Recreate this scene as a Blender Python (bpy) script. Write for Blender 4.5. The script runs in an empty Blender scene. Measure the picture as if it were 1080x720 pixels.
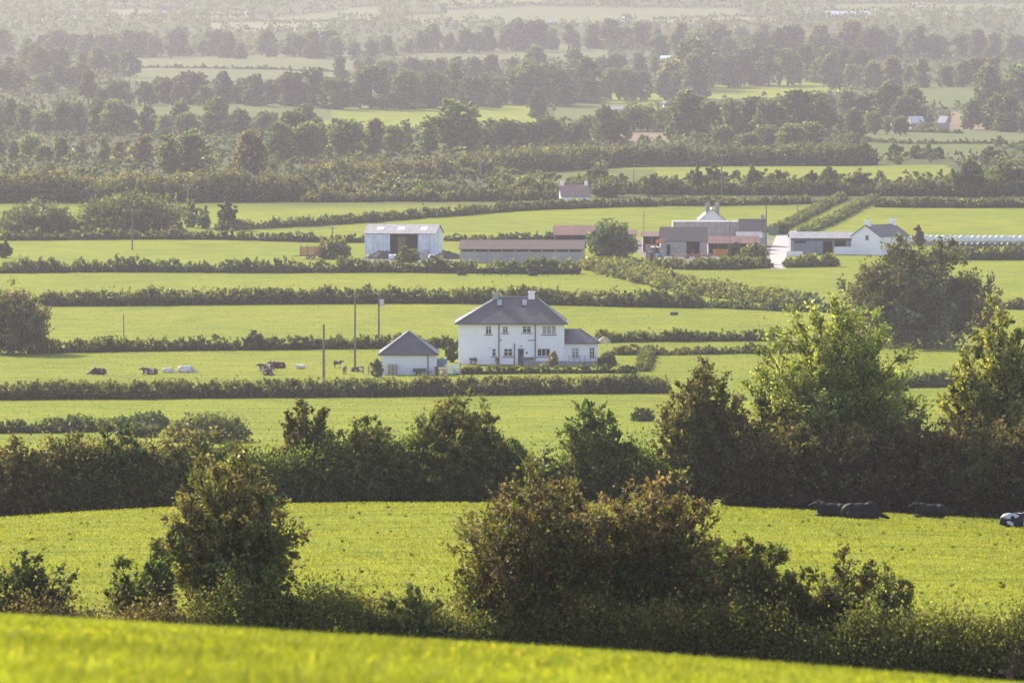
import bpy, bmesh, math, random
import numpy as np

scene = bpy.context.scene
COL = scene.collection
R = math.radians

# ------------------------------------------------------------------ camera model and terrain
CAM_Z = 40.0
F = 6000.0                      # focal length in photo pixels (200 mm on a 36 mm sensor)
PITCH = math.atan(305.0 / F)

_tab = np.array([(-80, -2.5), (-40, -.8), (0, 1.6), (10, 2.0), (20, 2.55), (30, 3.33), (38, 4.06), (45, 4.77), (52, 5.56), (60, 6.5), (80, 9.2),
                 (100, 12.1), (120, 14.0), (150, 15.8), (200, 17.9), (250, 20.05), (262, 20.75), (275, 22.0), (330, 26.5),
                 (400, 30.5), (520, 36.0), (640, 38.8), (723, 39.75), (900, 40.2), (1110, 39.6), (1300, 35.2), (1450, 32.8),
                 (1750, 31.5), (2200, 26.5), (2600, 19.0), (3300, 3.0), (4200, -24.0), (5200, -66.0), (6500, -125.0), (7000, -140)], float)


def _pchip(xs, ys):
    h = np.diff(xs); d = np.diff(ys) / h
    m = np.zeros_like(xs)
    m[0], m[-1] = d[0], d[-1]
    for i in range(1, len(xs) - 1):
        if d[i - 1] * d[i] > 0:
            w1 = 2 * h[i] + h[i - 1]; w2 = h[i] + 2 * h[i - 1]
            m[i] = (w1 + w2) / (w1 / d[i - 1] + w2 / d[i])
    return m


_tm = _pchip(_tab[:, 0], _tab[:, 1])


def _ss(a, b, x):
    t = np.clip((x - a) / (b - a), 0, 1)
    return t * t * (3 - 2 * t)


def gz(x, y):
    """height of the land"""
    x = np.asarray(x, float); y = np.asarray(y, float)
    xs, ys = _tab[:, 0], _tab[:, 1]
    yy = np.clip(y, xs[0], xs[-1])
    i = np.clip(np.searchsorted(xs, yy, side='right') - 1, 0, len(xs) - 2)
    h = xs[i + 1] - xs[i]; t = (yy - xs[i]) / h
    v = ((2 * t**3 - 3 * t**2 + 1) * ys[i] + (t**3 - 2 * t**2 + t) * h * _tm[i]
         + (-2 * t**3 + 3 * t**2) * ys[i + 1] + (t**3 - t**2) * h * _tm[i + 1])
    xc = np.clip(x, -14, 14)
    near = (0.06 * xc + 0.0044 * xc * np.abs(xc) * 0.5 + 0.0022 * xc * xc) * _ss(-5, 15, y) * (1 - _ss(62, 112, y))
    x2 = np.clip(x + 1, -40, 40)
    mid = 0.0015 * x2 * x2 * _ss(170, 255, y) * (1 - _ss(265, 420, y))
    bumps = 0.10 * np.sin(x * .13 + 1.3 * np.sin(y * .05)) * np.sin(y * .09 + .7) * _ss(120, 200, y)
    far = _ss(1300, 2600, y) * (1.6 * np.sin(x * .011 + y * .004) + 1.2 * np.sin(x * .023 - y * .007 + 2.0))
    return CAM_Z - v - near - mid + bumps + far


_cp, _sp = math.cos(PITCH), math.sin(PITCH)


def ray(px, py):
    a, b = (px - 540.0) / F, (360.0 - py) / F
    return np.array([a, _cp + b * _sp, -_sp + b * _cp])


_T = np.concatenate([np.arange(20, 300, .25), np.geomspace(300, 6900, 5200)])


def hit(px, py):
    """the point of the land seen at a pixel of the photograph"""
    d = ray(px, py)
    P = d[None, :] * _T[:, None] + np.array([0, 0, CAM_Z])
    b = P[:, 2] < gz(P[:, 0], P[:, 1])
    k = int(np.argmax(b)) if b.any() else len(_T) - 1
    p = P[k]
    return np.array([p[0], p[1], float(gz(p[0], p[1]))])


def ground(px, d):
    x = (px - 540.0) / F * d
    return np.array([x, d, float(gz(x, d))])


def zat(py, d):
    r = ray(540, py)
    return CAM_Z + d * r[2] / r[1]


def spot(p):
    """(px, py) on the land, or (px, None, distance)"""
    return ground(p[0], p[2]) if len(p) == 3 else hit(p[0], p[1])


def ppm(d):
    return F / d


# ------------------------------------------------------------------ materials
def mat(name):
    m = bpy.data.materials.new(name); m.use_nodes = True
    nt = m.node_tree; nt.nodes.clear()
    out = nt.nodes.new('ShaderNodeOutputMaterial')
    return m, nt, out


def nd(nt, t, ins=None, **kw):
    n = nt.nodes.new(t)
    for k, v in kw.items(): setattr(n, k, v)
    for k, v in (ins or {}).items():
        if hasattr(v, 'is_linked') or isinstance(v, bpy.types.NodeSocket): nt.links.new(v, n.inputs[k])
        else: n.inputs[k].default_value = v
    return n


def mixc(nt, fac, a, b, blend='MIX'):
    n = nt.nodes.new('ShaderNodeMix'); n.data_type = 'RGBA'; n.blend_type = blend
    for s, v in ((n.inputs[0], fac), (n.inputs[6], a), (n.inputs[7], b)):
        if isinstance(v, bpy.types.NodeSocket): nt.links.new(v, s)
        else: s.default_value = v if not isinstance(v, tuple) or len(v) == 4 else (*v, 1)
    return n.outputs[2]


def rng_(nt, sock, a, b, c, d):
    return nd(nt, 'ShaderNodeMapRange', {0: sock, 1: a, 2: b, 3: c, 4: d}).outputs[0]


def leaf_material(name, trans=0.38, spec=0.25, var=0.22):
    m, nt, out = mat(name)
    at = nd(nt, 'ShaderNodeAttribute', attribute_name='tint')
    oi = nd(nt, 'ShaderNodeObjectInfo')
    br = rng_(nt, oi.outputs['Random'], 0, 1, 1 - var, 1 + var)
    hu = nd(nt, 'ShaderNodeHueSaturation', {'Hue': rng_(nt, nd(nt, 'ShaderNodeMath', {0: oi.outputs['Random'], 1: 7.31}, operation='MULTIPLY').outputs[0], 0, 7.31, .478, .515), 'Value': br, 'Color': at.outputs['Color']})
    p = nd(nt, 'ShaderNodeBsdfPrincipled', {'Base Color': hu.outputs[0], 'Roughness': .55, 'Specular IOR Level': spec})
    tc = mixc(nt, 1.0, hu.outputs[0], (1.5, 1.55, .6), 'MULTIPLY')
    t = nd(nt, 'ShaderNodeBsdfTranslucent', {'Color': tc})
    mx = nd(nt, 'ShaderNodeMixShader', {0: trans, 1: p.outputs[0], 2: t.outputs[0]})
    nt.links.new(mx.outputs[0], out.inputs[0])
    return m


def plain(name, col, rough=.7, spec=.4, metal=0.0, noise=.18, scale=3.0, bump=0.0, bscale=20.0, streak=None):
    """weathered surface: base colour broken up by two noises, optional vertical streaks and bump"""
    m, nt, out = mat(name)
    tc = nd(nt, 'ShaderNodeTexCoord')
    n1 = nd(nt, 'ShaderNodeTexNoise', {'Vector': tc.outputs['Object'], 'Scale': scale, 'Detail': 6.0, 'Roughness': .65})
    n2 = nd(nt, 'ShaderNodeTexNoise', {'Vector': tc.outputs['Object'], 'Scale': scale * .22, 'Detail': 3.0})
    f = nd(nt, 'ShaderNodeMath', {0: n1.outputs[0], 1: n2.outputs[0]}, operation='ADD').outputs[0]
    v = rng_(nt, f, .7, 1.3, 1 - noise, 1 + noise)
    c = mixc(nt, 1.0, (*col, 1), nd(nt, 'ShaderNodeCombineColor', {0: v, 1: v, 2: v}).outputs[0], 'MULTIPLY')
    if streak:
        mp = nd(nt, 'ShaderNodeMapping', {'Vector': tc.outputs['Object'], 'Scale': (2.2, 2.2, .25)})
        n3 = nd(nt, 'ShaderNodeTexNoise', {'Vector': mp.outputs[0], 'Scale': 1.6, 'Detail': 5.0, 'Roughness': .7})
        c = mixc(nt, rng_(nt, n3.outputs[0], .5, .78, 0, streak[1]), c, (*streak[0], 1))
    p = nd(nt, 'ShaderNodeBsdfPrincipled', {'Base Color': c, 'Roughness': rough, 'Specular IOR Level': spec, 'Metallic': metal})
    if bump:
        nb = nd(nt, 'ShaderNodeTexNoise', {'Vector': tc.outputs['Object'], 'Scale': bscale, 'Detail': 4.0})
        b = nd(nt, 'ShaderNodeBump', {'Height': nb.outputs[0], 'Strength': bump, 'Distance': .05})
        nt.links.new(b.outputs[0], p.inputs['Normal'])
    nt.links.new(p.outputs[0], out.inputs[0])
    return m


def slate(name, col, row=.22, wid=.3, rough=.5, var=.3, corr=False):
    """slates in courses, or corrugated sheets when corr"""
    m, nt, out = mat(name)
    tc = nd(nt, 'ShaderNodeTexCoord')
    n1 = nd(nt, 'ShaderNodeTexNoise', {'Vector': tc.outputs['Object'], 'Scale': .9, 'Detail': 6.0, 'Roughness': .7})
    v = rng_(nt, n1.outputs[0], .3, .7, 1 - var, 1 + var)
    c = mixc(nt, 1.0, (*col, 1), nd(nt, 'ShaderNodeCombineColor', {0: v, 1: v, 2: v}).outputs[0], 'MULTIPLY')
    p = nd(nt, 'ShaderNodeBsdfPrincipled', {'Roughness': rough, 'Specular IOR Level': .5})
    if corr:
        w = nd(nt, 'ShaderNodeTexWave', {'Vector': tc.outputs['Object'], 'Scale': 1.6}, wave_type='BANDS', bands_direction='X')
        b = nd(nt, 'ShaderNodeBump', {'Height': w.outputs[1], 'Strength': .6, 'Distance': .06})
        mp = nd(nt, 'ShaderNodeMapping', {'Vector': tc.outputs['Object'], 'Scale': (1.0, .12, .12)})
        n3 = nd(nt, 'ShaderNodeTexNoise', {'Vector': mp.outputs[0], 'Scale': 2.2, 'Detail': 4.0})
        c = mixc(nt, rng_(nt, n3.outputs[0], .45, .72, 0, .55), c, (col[0] * .55, col[1] * .5, col[2] * .45, 1))
    else:
        br = nd(nt, 'ShaderNodeTexBrick', {'Vector': tc.outputs['Generated'], 'Scale': 1.0, 'Color1': (1, 1, 1, 1), 'Color2': (.75, .75, .78, 1), 'Mortar': (.4, .4, .4, 1), 'Mortar Size': .002, 'Brick Width': .022, 'Row Height': .03})
        c = mixc(nt, .8, c, br.outputs[0], 'MULTIPLY')
        b = nd(nt, 'ShaderNodeBump', {'Height': br.outputs[1], 'Strength': .3, 'Distance': .02})
    nt.links.new(c, p.inputs['Base Color']); nt.links.new(b.outputs[0], p.inputs['Normal'])
    nt.links.new(p.outputs[0], out.inputs[0])
    return m


def ground_material():
    m, nt, out = mat('pasture')
    geo = nd(nt, 'ShaderNodeNewGeometry')
    P = geo.outputs['Position']
    at = nd(nt, 'ShaderNodeAttribute', attribute_name='tint')
    def noise(s, det=4.0, rough=.6, stretch=None):
        v = P
        if stretch: v = nd(nt, 'ShaderNodeMapping', {'Vector': P, 'Scale': stretch}).outputs[0]
        return nd(nt, 'ShaderNodeTexNoise', {'Vector': v, 'Scale': s, 'Detail': det, 'Roughness': rough}).outputs[0]
    big = noise(.02, 3.0); mid = noise(.16, 5.0, .65); fine = noise(1.1, 6.0, .75); tuft = noise(4.5, 4.0, .7)
    c = at.outputs['Color']
    c = mixc(nt, rng_(nt, big, .40, .58, 0, .6), c, mixc(nt, 1.0, c, (.78, .86, .9), 'MULTIPLY'))
    c = mixc(nt, rng_(nt, mid, .45, .70, 0, .6), c, mixc(nt, 1.0, c, (1.25, 1.08, .9), 'MULTIPLY'))
    c = mixc(nt, rng_(nt, mid, .52, .30, 0, .55), c, mixc(nt, 1.0, c, (.62, .74, .7), 'MULTIPLY'))
    c = mixc(nt, rng_(nt, fine, .50, .28, 0, .55), c, mixc(nt, 1.0, c, (.5, .58, .55), 'MULTIPLY'))
    strk = noise(.22, 4.0, .7, (.35, 1.0, 1.0)); c = mixc(nt, rng_(nt, strk, .50, .32, 0, .75), c, mixc(nt, 1.0, c, (.58, .68, .65), 'MULTIPLY'))
    st2 = noise(.5, 3.0, .7, (.3, 1.0, 1.0)); c = mixc(nt, rng_(nt, st2, .46, .33, 0, .8), c, mixc(nt, 1.0, c, (.5, .6, .55), 'MULTIPLY')); c = mixc(nt, rng_(nt, st2, .56, .70, 0, .6), c, mixc(nt, 1.0, c, (1.28, 1.18, 1.3), 'MULTIPLY'))
    c = mixc(nt, rng_(nt, tuft, .52, .75, 0, .5), c, mixc(nt, 1.0, c, (1.3, 1.2, 1.0), 'MULTIPLY'))
    # bare and trampled spots
    sp = noise(.35, 5.0, .7)
    c = mixc(nt, rng_(nt, sp, .64, .74, 0, .4), c, (.20, .15, .07))
    p = nd(nt, 'ShaderNodeBsdfPrincipled', {'Base Color': c, 'Roughness': .9, 'Specular IOR Level': .03})
    h = nd(nt, 'ShaderNodeMath', {0: fine, 1: nd(nt, 'ShaderNodeMath', {0: tuft, 1: .4}, operation='MULTIPLY').outputs[0]}, operation='ADD').outputs[0]
    b = nd(nt, 'ShaderNodeBump', {'Height': h, 'Strength': .75, 'Distance': .22})
    nt.links.new(b.outputs[0], p.inputs['Normal'])
    nt.links.new(p.outputs[0], out.inputs[0])
    return m


# ------------------------------------------------------------------ mesh helpers
def make_mesh(name, V, Q, tint=None, nv=4, smooth=False):
    V = np.asarray(V, np.float32).reshape(-1, 3); Q = np.asarray(Q, np.int32).reshape(-1, nv)
    me = bpy.data.meshes.new(name)
    me.vertices.add(len(V)); me.vertices.foreach_set('co', V.ravel())
    me.loops.add(Q.size); me.loops.foreach_set('vertex_index', Q.ravel())
    me.polygons.add(len(Q)); me.polygons.foreach_set('loop_start', np.arange(0, Q.size, nv, dtype=np.int32))
    if smooth: me.polygons.foreach_set('use_smooth', np.ones(len(Q), bool))
    me.update(calc_edges=True)
    if tint is not None:
        a = me.color_attributes.new('tint', 'FLOAT_COLOR', 'POINT')
        c = np.ones((len(V), 4), np.float32); c[:, :3] = tint
        a.data.foreach_set('color', c.ravel())
    return me


def obj(name, me, m=None, parent=None, loc=None):
    o = bpy.data.objects.new(name, me)
    if m is not None and me is not None and not me.materials: me.materials.append(m)
    COL.objects.link(o)
    if parent: o.parent = parent
    if loc is not None: o.location = [float(v) for v in loc]
    return o


def tag(o, label=None, cat=None, group=None, kind=None):
    if label: o['label'] = label
    if cat: o['category'] = cat
    if group: o['group'] = group
    if kind: o['kind'] = kind
    return o


def empty(name, loc, label, cat, group=None, rz=0.0):
    o = bpy.data.objects.new(name, None); COL.objects.link(o)
    o.empty_display_size = .5
    o.location = [float(v) for v in loc]; o.rotation_euler = (0, 0, rz)
    return tag(o, label, cat, group)


def pmesh(name, V, Fc, m, parent=None, smooth=False):
    me = bpy.data.meshes.new(name); me.from_pydata([tuple(map(float, v)) for v in V], [], Fc); me.update()
    if smooth:
        for p in me.polygons: p.use_smooth = True
    return obj(name, me, m, parent)


class MB:
    """collects boxes, bars and tubes into one mesh"""
    def __init__(s): s.V, s.F = [], []
    def add(s, V, Fc):
        n = len(s.V); s.V += [tuple(map(float, v)) for v in V]; s.F += [tuple(i + n for i in f) for f in Fc]; return s
    def box(s, x0, x1, y0, y1, z0, z1):
        return s.add([(x0, y0, z0), (x1, y0, z0), (x1, y1, z0), (x0, y1, z0), (x0, y0, z1), (x1, y0, z1), (x1, y1, z1), (x0, y1, z1)],
                     [(0, 3, 2, 1), (4, 5, 6, 7), (0, 1, 5, 4), (1, 2, 6, 5), (2, 3, 7, 6), (3, 0, 4, 7)])
    def tube(s, pts, rad, n=7, cap=True):
        V, Q = tube(pts, rad, n); k = len(pts)
        f = [tuple(q) for q in Q]
        if cap: f += [tuple(range(n))[::-1], tuple(range((k - 1) * n, k * n))]
        return s.add(V, f)
    def build(s, name, m, parent=None, bevel=0.0, smooth=False):
        o = pmesh(name, s.V, s.F, m, parent, smooth)
        if bevel:
            b = o.modifiers.new('soft', 'BEVEL'); b.width = bevel; b.segments = 2; b.limit_method = 'ANGLE'
        return o


def tube(pts, rad, n=7):
    pts = np.asarray(pts, float); rad = np.broadcast_to(np.asarray(rad, float), (len(pts),))
    T = np.gradient(pts, axis=0); T /= np.linalg.norm(T, axis=1)[:, None] + 1e-9
    ref = np.array([0, 0, 1.0]) if abs(T[0][2]) < .9 else np.array([1.0, 0, 0])
    A = np.cross(T, ref); A /= np.linalg.norm(A, axis=1)[:, None] + 1e-9
    B = np.cross(T, A)
    th = np.linspace(0, 2 * math.pi, n, endpoint=False)
    V = pts[:, None, :] + rad[:, None, None] * (np.cos(th)[None, :, None] * A[:, None, :] + np.sin(th)[None, :, None] * B[:, None, :])
    Q = []
    for i in range(len(pts) - 1):
        for j in range(n):
            Q.append((i * n + j, i * n + (j + 1) % n, (i + 1) * n + (j + 1) % n, (i + 1) * n + j))
    return V.reshape(-1, 3), np.array(Q, int)


def unit(a): return a / (np.linalg.norm(a, axis=-1, keepdims=True) + 1e-9)


def leaves(rng, P, D, L, wid, tint):
    """one small kite-shaped face per leaf; P centre, D main direction"""
    n = len(P)
    A = unit(D + rng.normal(0, .55, (n, 3)))
    B = unit(np.cross(A, unit(rng.normal(0, 1, (n, 3)))))
    L = L[:, None]; W = L * wid
    V = np.stack([P - A * L * .5, P + B * W * .5 + A * L * .05, P + A * L * .5, P - B * W * .5 + A * L * .05], 1).reshape(-1, 3)
    Q = np.arange(n * 4).reshape(n, 4)
    return V, Q, np.repeat(tint, 4, axis=0)


def pick(rng, pal, n):
    cols = np.array([c for c, w in pal], float); w = np.array([w for c, w in pal], float); w /= w.sum()
    return cols[rng.choice(len(cols), n, p=w)]


def spray_leaves(rng, S, D, Ln, k, leaf, pal, spread=.12, wid=.62, tints=None):
    N = len(S)
    t = rng.random((N, k)) ** .8
    P = S[:, None, :] + D[:, None, :] * (Ln[:, None] * t)[:, :, None] + rng.normal(0, 1, (N, k, 3)) * (Ln * spread)[:, None, None]
    base = pick(rng, pal, N) if tints is None else tints
    tint = np.repeat(base, k, axis=0) * np.exp(rng.normal(0, .32, (N * k, 1)))
    L = leaf * (.6 + .8 * rng.random(N * k))
    return leaves(rng, P.reshape(-1, 3), np.repeat(D, k, axis=0), L, wid, tint)


def cat(parts):
    V, Q, T = [], [], []; n = 0
    for v, q, t in parts:
        V.append(v); Q.append(q + n); T.append(t); n += len(v)
    return np.concatenate(V), np.concatenate(Q), np.concatenate(T)


def crown_geo(rng, H, W, D, base, n_lobes, lobe, sprays, k, leaf, pal, up=.35, shape='round', raggy=.0, top_pal=None, wid=.62, irr=.11):
    semi = np.array([W / 2, D / 2, (H - base) / 2]); c = np.array([0, 0, base + (H - base) / 2])
    U = unit(rng.normal(0, 1, (n_lobes, 3)))
    U[0] = (0, 0, 1); U[1] = (1, .1, -.1); U[2] = (-1, -.1, .0)
    fr = .45 + .5 * rng.random(n_lobes)
    rr = lobe * W / 2 * (.65 + .6 * rng.random(n_lobes))
    C = c + U * np.maximum(semi[None, :] - rr[:, None] * .95, .12 * semi[None, :]) * fr[:, None]
    C[0] = c + np.array([0, 0, semi[2] - rr[0]])
    if shape == 'tall': rr *= np.where(C[:, 2] > c[2], .8, 1.05)
    if shape == 'cone':
        f = 1 - .75 * (C[:, 2] - base) / (H - base); C[:, :2] *= f[:, None]; rr *= (.45 + .65 * f)
    if shape in ('bush', 'dome'):
        rr = lobe * .16 * (W + H) * np.exp(rng.normal(-.1, .35, n_lobes))
        rad = np.sqrt(rng.random(n_lobes)); a = rng.random(n_lobes) * 2 * math.pi
        nt_ = max(3, n_lobes // 10); rad[:nt_] = .45 * rng.random(nt_)
        sect = rng.random(5) * 6.28
        lump = 1 + irr * (np.sin(2 * a + sect[0]) + np.sin(3 * a + sect[1]) + .8 * np.sin(5 * a + sect[2]))
        if shape == 'bush': top = H * (1 - .75 * rad ** 2.2) * lump * rng.uniform(.78, 1.02, n_lobes)
        else: top = H * (1 - .9 * rad ** 3.6) ** .6 * (1 + .5 * (lump - 1)) * rng.uniform(.84, 1.0, n_lobes)
        top[:nt_] = H * rng.uniform(.9, 1.0, nt_); top[0] = H
        top = np.clip(top, .15 * H, H)
        low = base + rr * .6
        z = np.maximum(low, np.where(rng.random(n_lobes) < .55, top - rr, low + (top - rr - low) * rng.random(n_lobes)))
        spread_ = (.8 + .2 * np.sin(np.clip(z / H, 0, 1) * math.pi)) * (1 + irr * np.sin(3 * a + sect[3]))
        C = np.stack([np.maximum(W / 2 - rr, .1) * rad * np.cos(a) * spread_, np.maximum(D / 2 - rr, .1) * rad * np.sin(a) * spread_, z], 1)
    share = rr ** 2 / (rr ** 2).sum()
    li = rng.choice(n_lobes, sprays, p=share)
    d = unit(rng.normal(0, 1, (sprays, 3)) + np.array([0, 0, .2]))
    S = C[li] + d * (rr[li] * (.35 + .6 * rng.random(sprays) ** .6))[:, None] * np.array([1, 1, .9])
    dirs = unit(d + np.array([0, 0, up]) + rng.normal(0, .3, (sprays, 3)))
    Ln = rr[li] * .42 * (.5 + rng.random(sprays))
    if raggy:
        long = rng.random(sprays) < raggy
        Ln = np.where(long, Ln * 2.3, Ln)
    keep = S[:, 2] > .03 * H
    S, dirs, Ln, li = S[keep], dirs[keep], Ln[keep], li[keep]
    tints = None
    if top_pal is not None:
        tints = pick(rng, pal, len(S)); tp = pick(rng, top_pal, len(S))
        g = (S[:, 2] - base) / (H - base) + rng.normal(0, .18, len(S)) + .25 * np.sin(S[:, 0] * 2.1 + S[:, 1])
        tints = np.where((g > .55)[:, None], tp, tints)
    return spray_leaves(rng, S, dirs, Ln, k, leaf, pal, tints=tints, wid=wid), C, rr


def branch_geo(rng, H, W, D, base, n1, m2, m3, k, leaf, pal, top_pal=None, wid=.62, bushy=True, droop=.0, irr=.16):
    """stems fanned out to an uneven envelope, side branches, twigs and leaves along the twigs"""
    if bushy: c = np.array([0, 0, .36 * H]); semi = np.array([W / 2, D / 2, .64 * H]); O = np.array([0, 0, max(base, .05 * H)])
    else: c = np.array([0, 0, base + .46 * (H - base)]); semi = np.array([W / 2, D / 2, .54 * (H - base)]); O = np.array([0, 0, base + .12 * (H - base)])
    semi = semi * np.array([.96, .96, .93])
    # directions to points spread over the envelope
    gi = np.arange(n1) + .5
    u_z = 1 - gi / n1 * (1.45 if bushy else 1.75); az = gi * 2.39996 + rng.random() * 6
    u = np.stack([np.sqrt(np.maximum(0, 1 - u_z ** 2)) * np.cos(az), np.sqrt(np.maximum(0, 1 - u_z ** 2)) * np.sin(az), u_z], 1)
    u = unit(u + rng.normal(0, .13, (n1, 3)))
    sect = rng.random(4) * 6.28
    lump = 1 + irr * (.7 * np.sin(2 * az + sect[0]) + .6 * np.sin(3 * az + 2 * u_z + sect[1])) * (1 - np.abs(u_z) * .7)
    reach = np.where(u_z > .8, rng.uniform(.93, 1.0, n1), rng.uniform(.78, 1.0, n1)) * lump
    tip = c + u * semi * reach[:, None]
    tip[0] = c + np.array([.04 * W * rng.normal(), 0, semi[2] * .99]); tip[:, 2] = np.maximum(tip[:, 2], .05 * H)
    st = O + np.stack([rng.normal(0, .04 * W, n1), rng.normal(0, .04 * D, n1), np.zeros(n1)], 1)
    m = (st + tip) / 2 + np.array([0, 0, 1]) * (np.linalg.norm(tip - st, axis=1) * .10)[:, None] + rng.normal(0, .03, (n1, 3)) * W
    L1 = np.linalg.norm(tip - st, axis=1)
    def bez(i, t): t = t[:, None]; return st[i] * (1 - t) ** 2 + 2 * m[i] * t * (1 - t) + tip[i] * t ** 2
    def bezd(i, t): t = t[:, None]; return unit((m[i] - st[i]) * 2 * (1 - t) + (tip[i] - m[i]) * 2 * t)
    i2 = np.repeat(np.arange(n1), m2)
    t2 = np.tile((np.arange(m2) + .5) / m2, n1); t2 = np.clip(.2 + .78 * (t2 + rng.normal(0, .05, len(t2))), .12, 1.0)
    s2 = bez(i2, t2); d1 = bezd(i2, t2)
    d2 = unit(d1 * .55 + unit(rng.normal(0, 1, (len(i2), 3))) * .8 + np.array([0, 0, .22 - droop]))
    R0 = .5 * (W + D) * .5
    l2 = R0 * (.30 + .26 * (1 - t2)) * rng.uniform(.5, 1.25, len(i2))
    i3 = np.repeat(np.arange(len(i2)), m3); t3 = .15 + .85 * rng.random(len(i3))
    s3 = s2[i3] + d2[i3] * (l2[i3] * t3)[:, None]
    d3 = unit(d2[i3] * .6 + unit(rng.normal(0, 1, (len(i3), 3))) * .75 + np.array([0, 0, .25 - droop]))
    l3 = l2[i3] * (.36 + .34 * (1 - t3)) * rng.uniform(.5, 1.4, len(i3))
    keep = s3[:, 2] > .02 * H
    s3, d3, l3, i3 = s3[keep], d3[keep], l3[keep], i3[keep]
    tints = pick(rng, pal, len(i2))[i3]
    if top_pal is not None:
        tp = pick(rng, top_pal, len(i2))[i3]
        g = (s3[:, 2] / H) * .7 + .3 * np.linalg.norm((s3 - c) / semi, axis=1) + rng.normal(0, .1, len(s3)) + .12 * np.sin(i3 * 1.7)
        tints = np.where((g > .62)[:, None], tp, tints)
    tints = tints * np.exp(rng.normal(0, .16, len(i2)))[i3][:, None]
    geo = spray_leaves(rng, s3, d3, l3, k, leaf, pal, spread=.17, tints=tints, wid=wid)
    wood = []
    n0 = 0; Vs, Qs = [], []
    r1 = .012 * H + .01
    for i in range(n1):
        t = np.linspace(0, 1, 5); v, q = tube(bez(np.full(5, i), t), r1 * (1 - .85 * t), 5); Vs.append(v); Qs.append(q + n0); n0 += len(v)
    for j in range(len(i2)):
        v, q = tube(np.array([s2[j], s2[j] + d2[j] * l2[j]]), [r1 * .3, r1 * .07], 3); Vs.append(v); Qs.append(q + n0); n0 += len(v)
    return geo, np.concatenate(Vs), np.concatenate(Qs)


def wood_geo(rng, H, base, C, r0, trunk_top=.7, stems=1, n=7, limbs=None):
    Vs, Qs = [], []; n0 = 0
    tops = []
    for s in range(stems):
        off = rng.normal(0, .25 * r0 * (stems > 1) * 6, 2)
        lean = rng.normal(0, .05 * H, 2) * (1.6 if stems > 1 else .6)
        t = np.linspace(0, 1, 6)
        pts = np.stack([off[0] + lean[0] * t ** 1.5 + .012 * H * np.sin(t * 5 + s), off[1] + lean[1] * t ** 1.5, t * H * trunk_top - .35], 1)
        v, q = tube(pts, r0 * (1.15 - .8 * t) * (1 if stems == 1 else .6), n)
        Vs.append(v); Qs.append(q + n0); n0 += len(v); tops.append(pts)
    lim = C if limbs is None else C[:limbs]
    for i, c in enumerate(lim):
        pts = tops[i % stems]
        k = int(np.clip(2 + 3 * rng.random(), 1, 4))
        a = pts[k]
        if a[2] > c[2]: a = pts[max(1, k - 2)]
        m = (a + c) / 2 + np.array([0, 0, -.05 * H])
        v, q = tube(np.array([a, m, c, c + (c - m) * .35]), r0 * np.array([.42, .28, .15, .04]), 5)
        Vs.append(v); Qs.append(q + n0); n0 += len(v)
    return np.concatenate(Vs), np.concatenate(Qs)


MLEAF = leaf_material('leaf', trans=.42, spec=.14)
MLEAFB = leaf_material('leaf_bright', trans=.5, var=.05)
MHEDGE = leaf_material('hedge_leaf', trans=.36, spec=.06, var=.06)
MBARK = plain('bark', (.085, .066, .05), rough=.9, spec=.2, noise=.35, scale=4, bump=.5, bscale=9)

# palettes: albedo of leaves
def sc(pal, k): return [(tuple(min(v * k, .3) for v in c), w) for c, w in pal]
DARK = [((.072, .09, .03), 4), ((.095, .11, .04), 3), ((.11, .115, .045), 1)]
IVY = [((.052, .082, .027), 4), ((.08, .115, .035), 2)]
HAW = [((.11, .125, .042), 4), ((.13, .125, .05), 3), ((.145, .105, .052), 1.4), ((.085, .10, .036), 2)]
BROWN = [((.15, .118, .06), 4), ((.13, .115, .052), 3), ((.11, .12, .045), 3)]
RUST = [((.175, .12, .066), 3), ((.15, .115, .056), 3), ((.12, .12, .048), 2)]
LIGHT = [((.18, .22, .07), 4), ((.22, .24, .085), 3), ((.14, .175, .055), 2)]
YELG = [((.25, .235, .08), 3), ((.19, .2, .065), 3), ((.14, .155, .05), 1)]
MIDG = [((.10, .13, .038), 3), ((.08, .105, .034), 3), ((.125, .14, .045), 1)]
SCRUB = [((.19, .185, .07), 3), ((.15, .155, .055), 3), ((.11, .12, .04), 2)]
LIT_TOPS = [((.15, .16, .05), 3), ((.12, .135, .042), 3), ((.17, .15, .06), 1)]  # yellow-green hedge tips; sunlit tops put into the leaf colour


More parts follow.
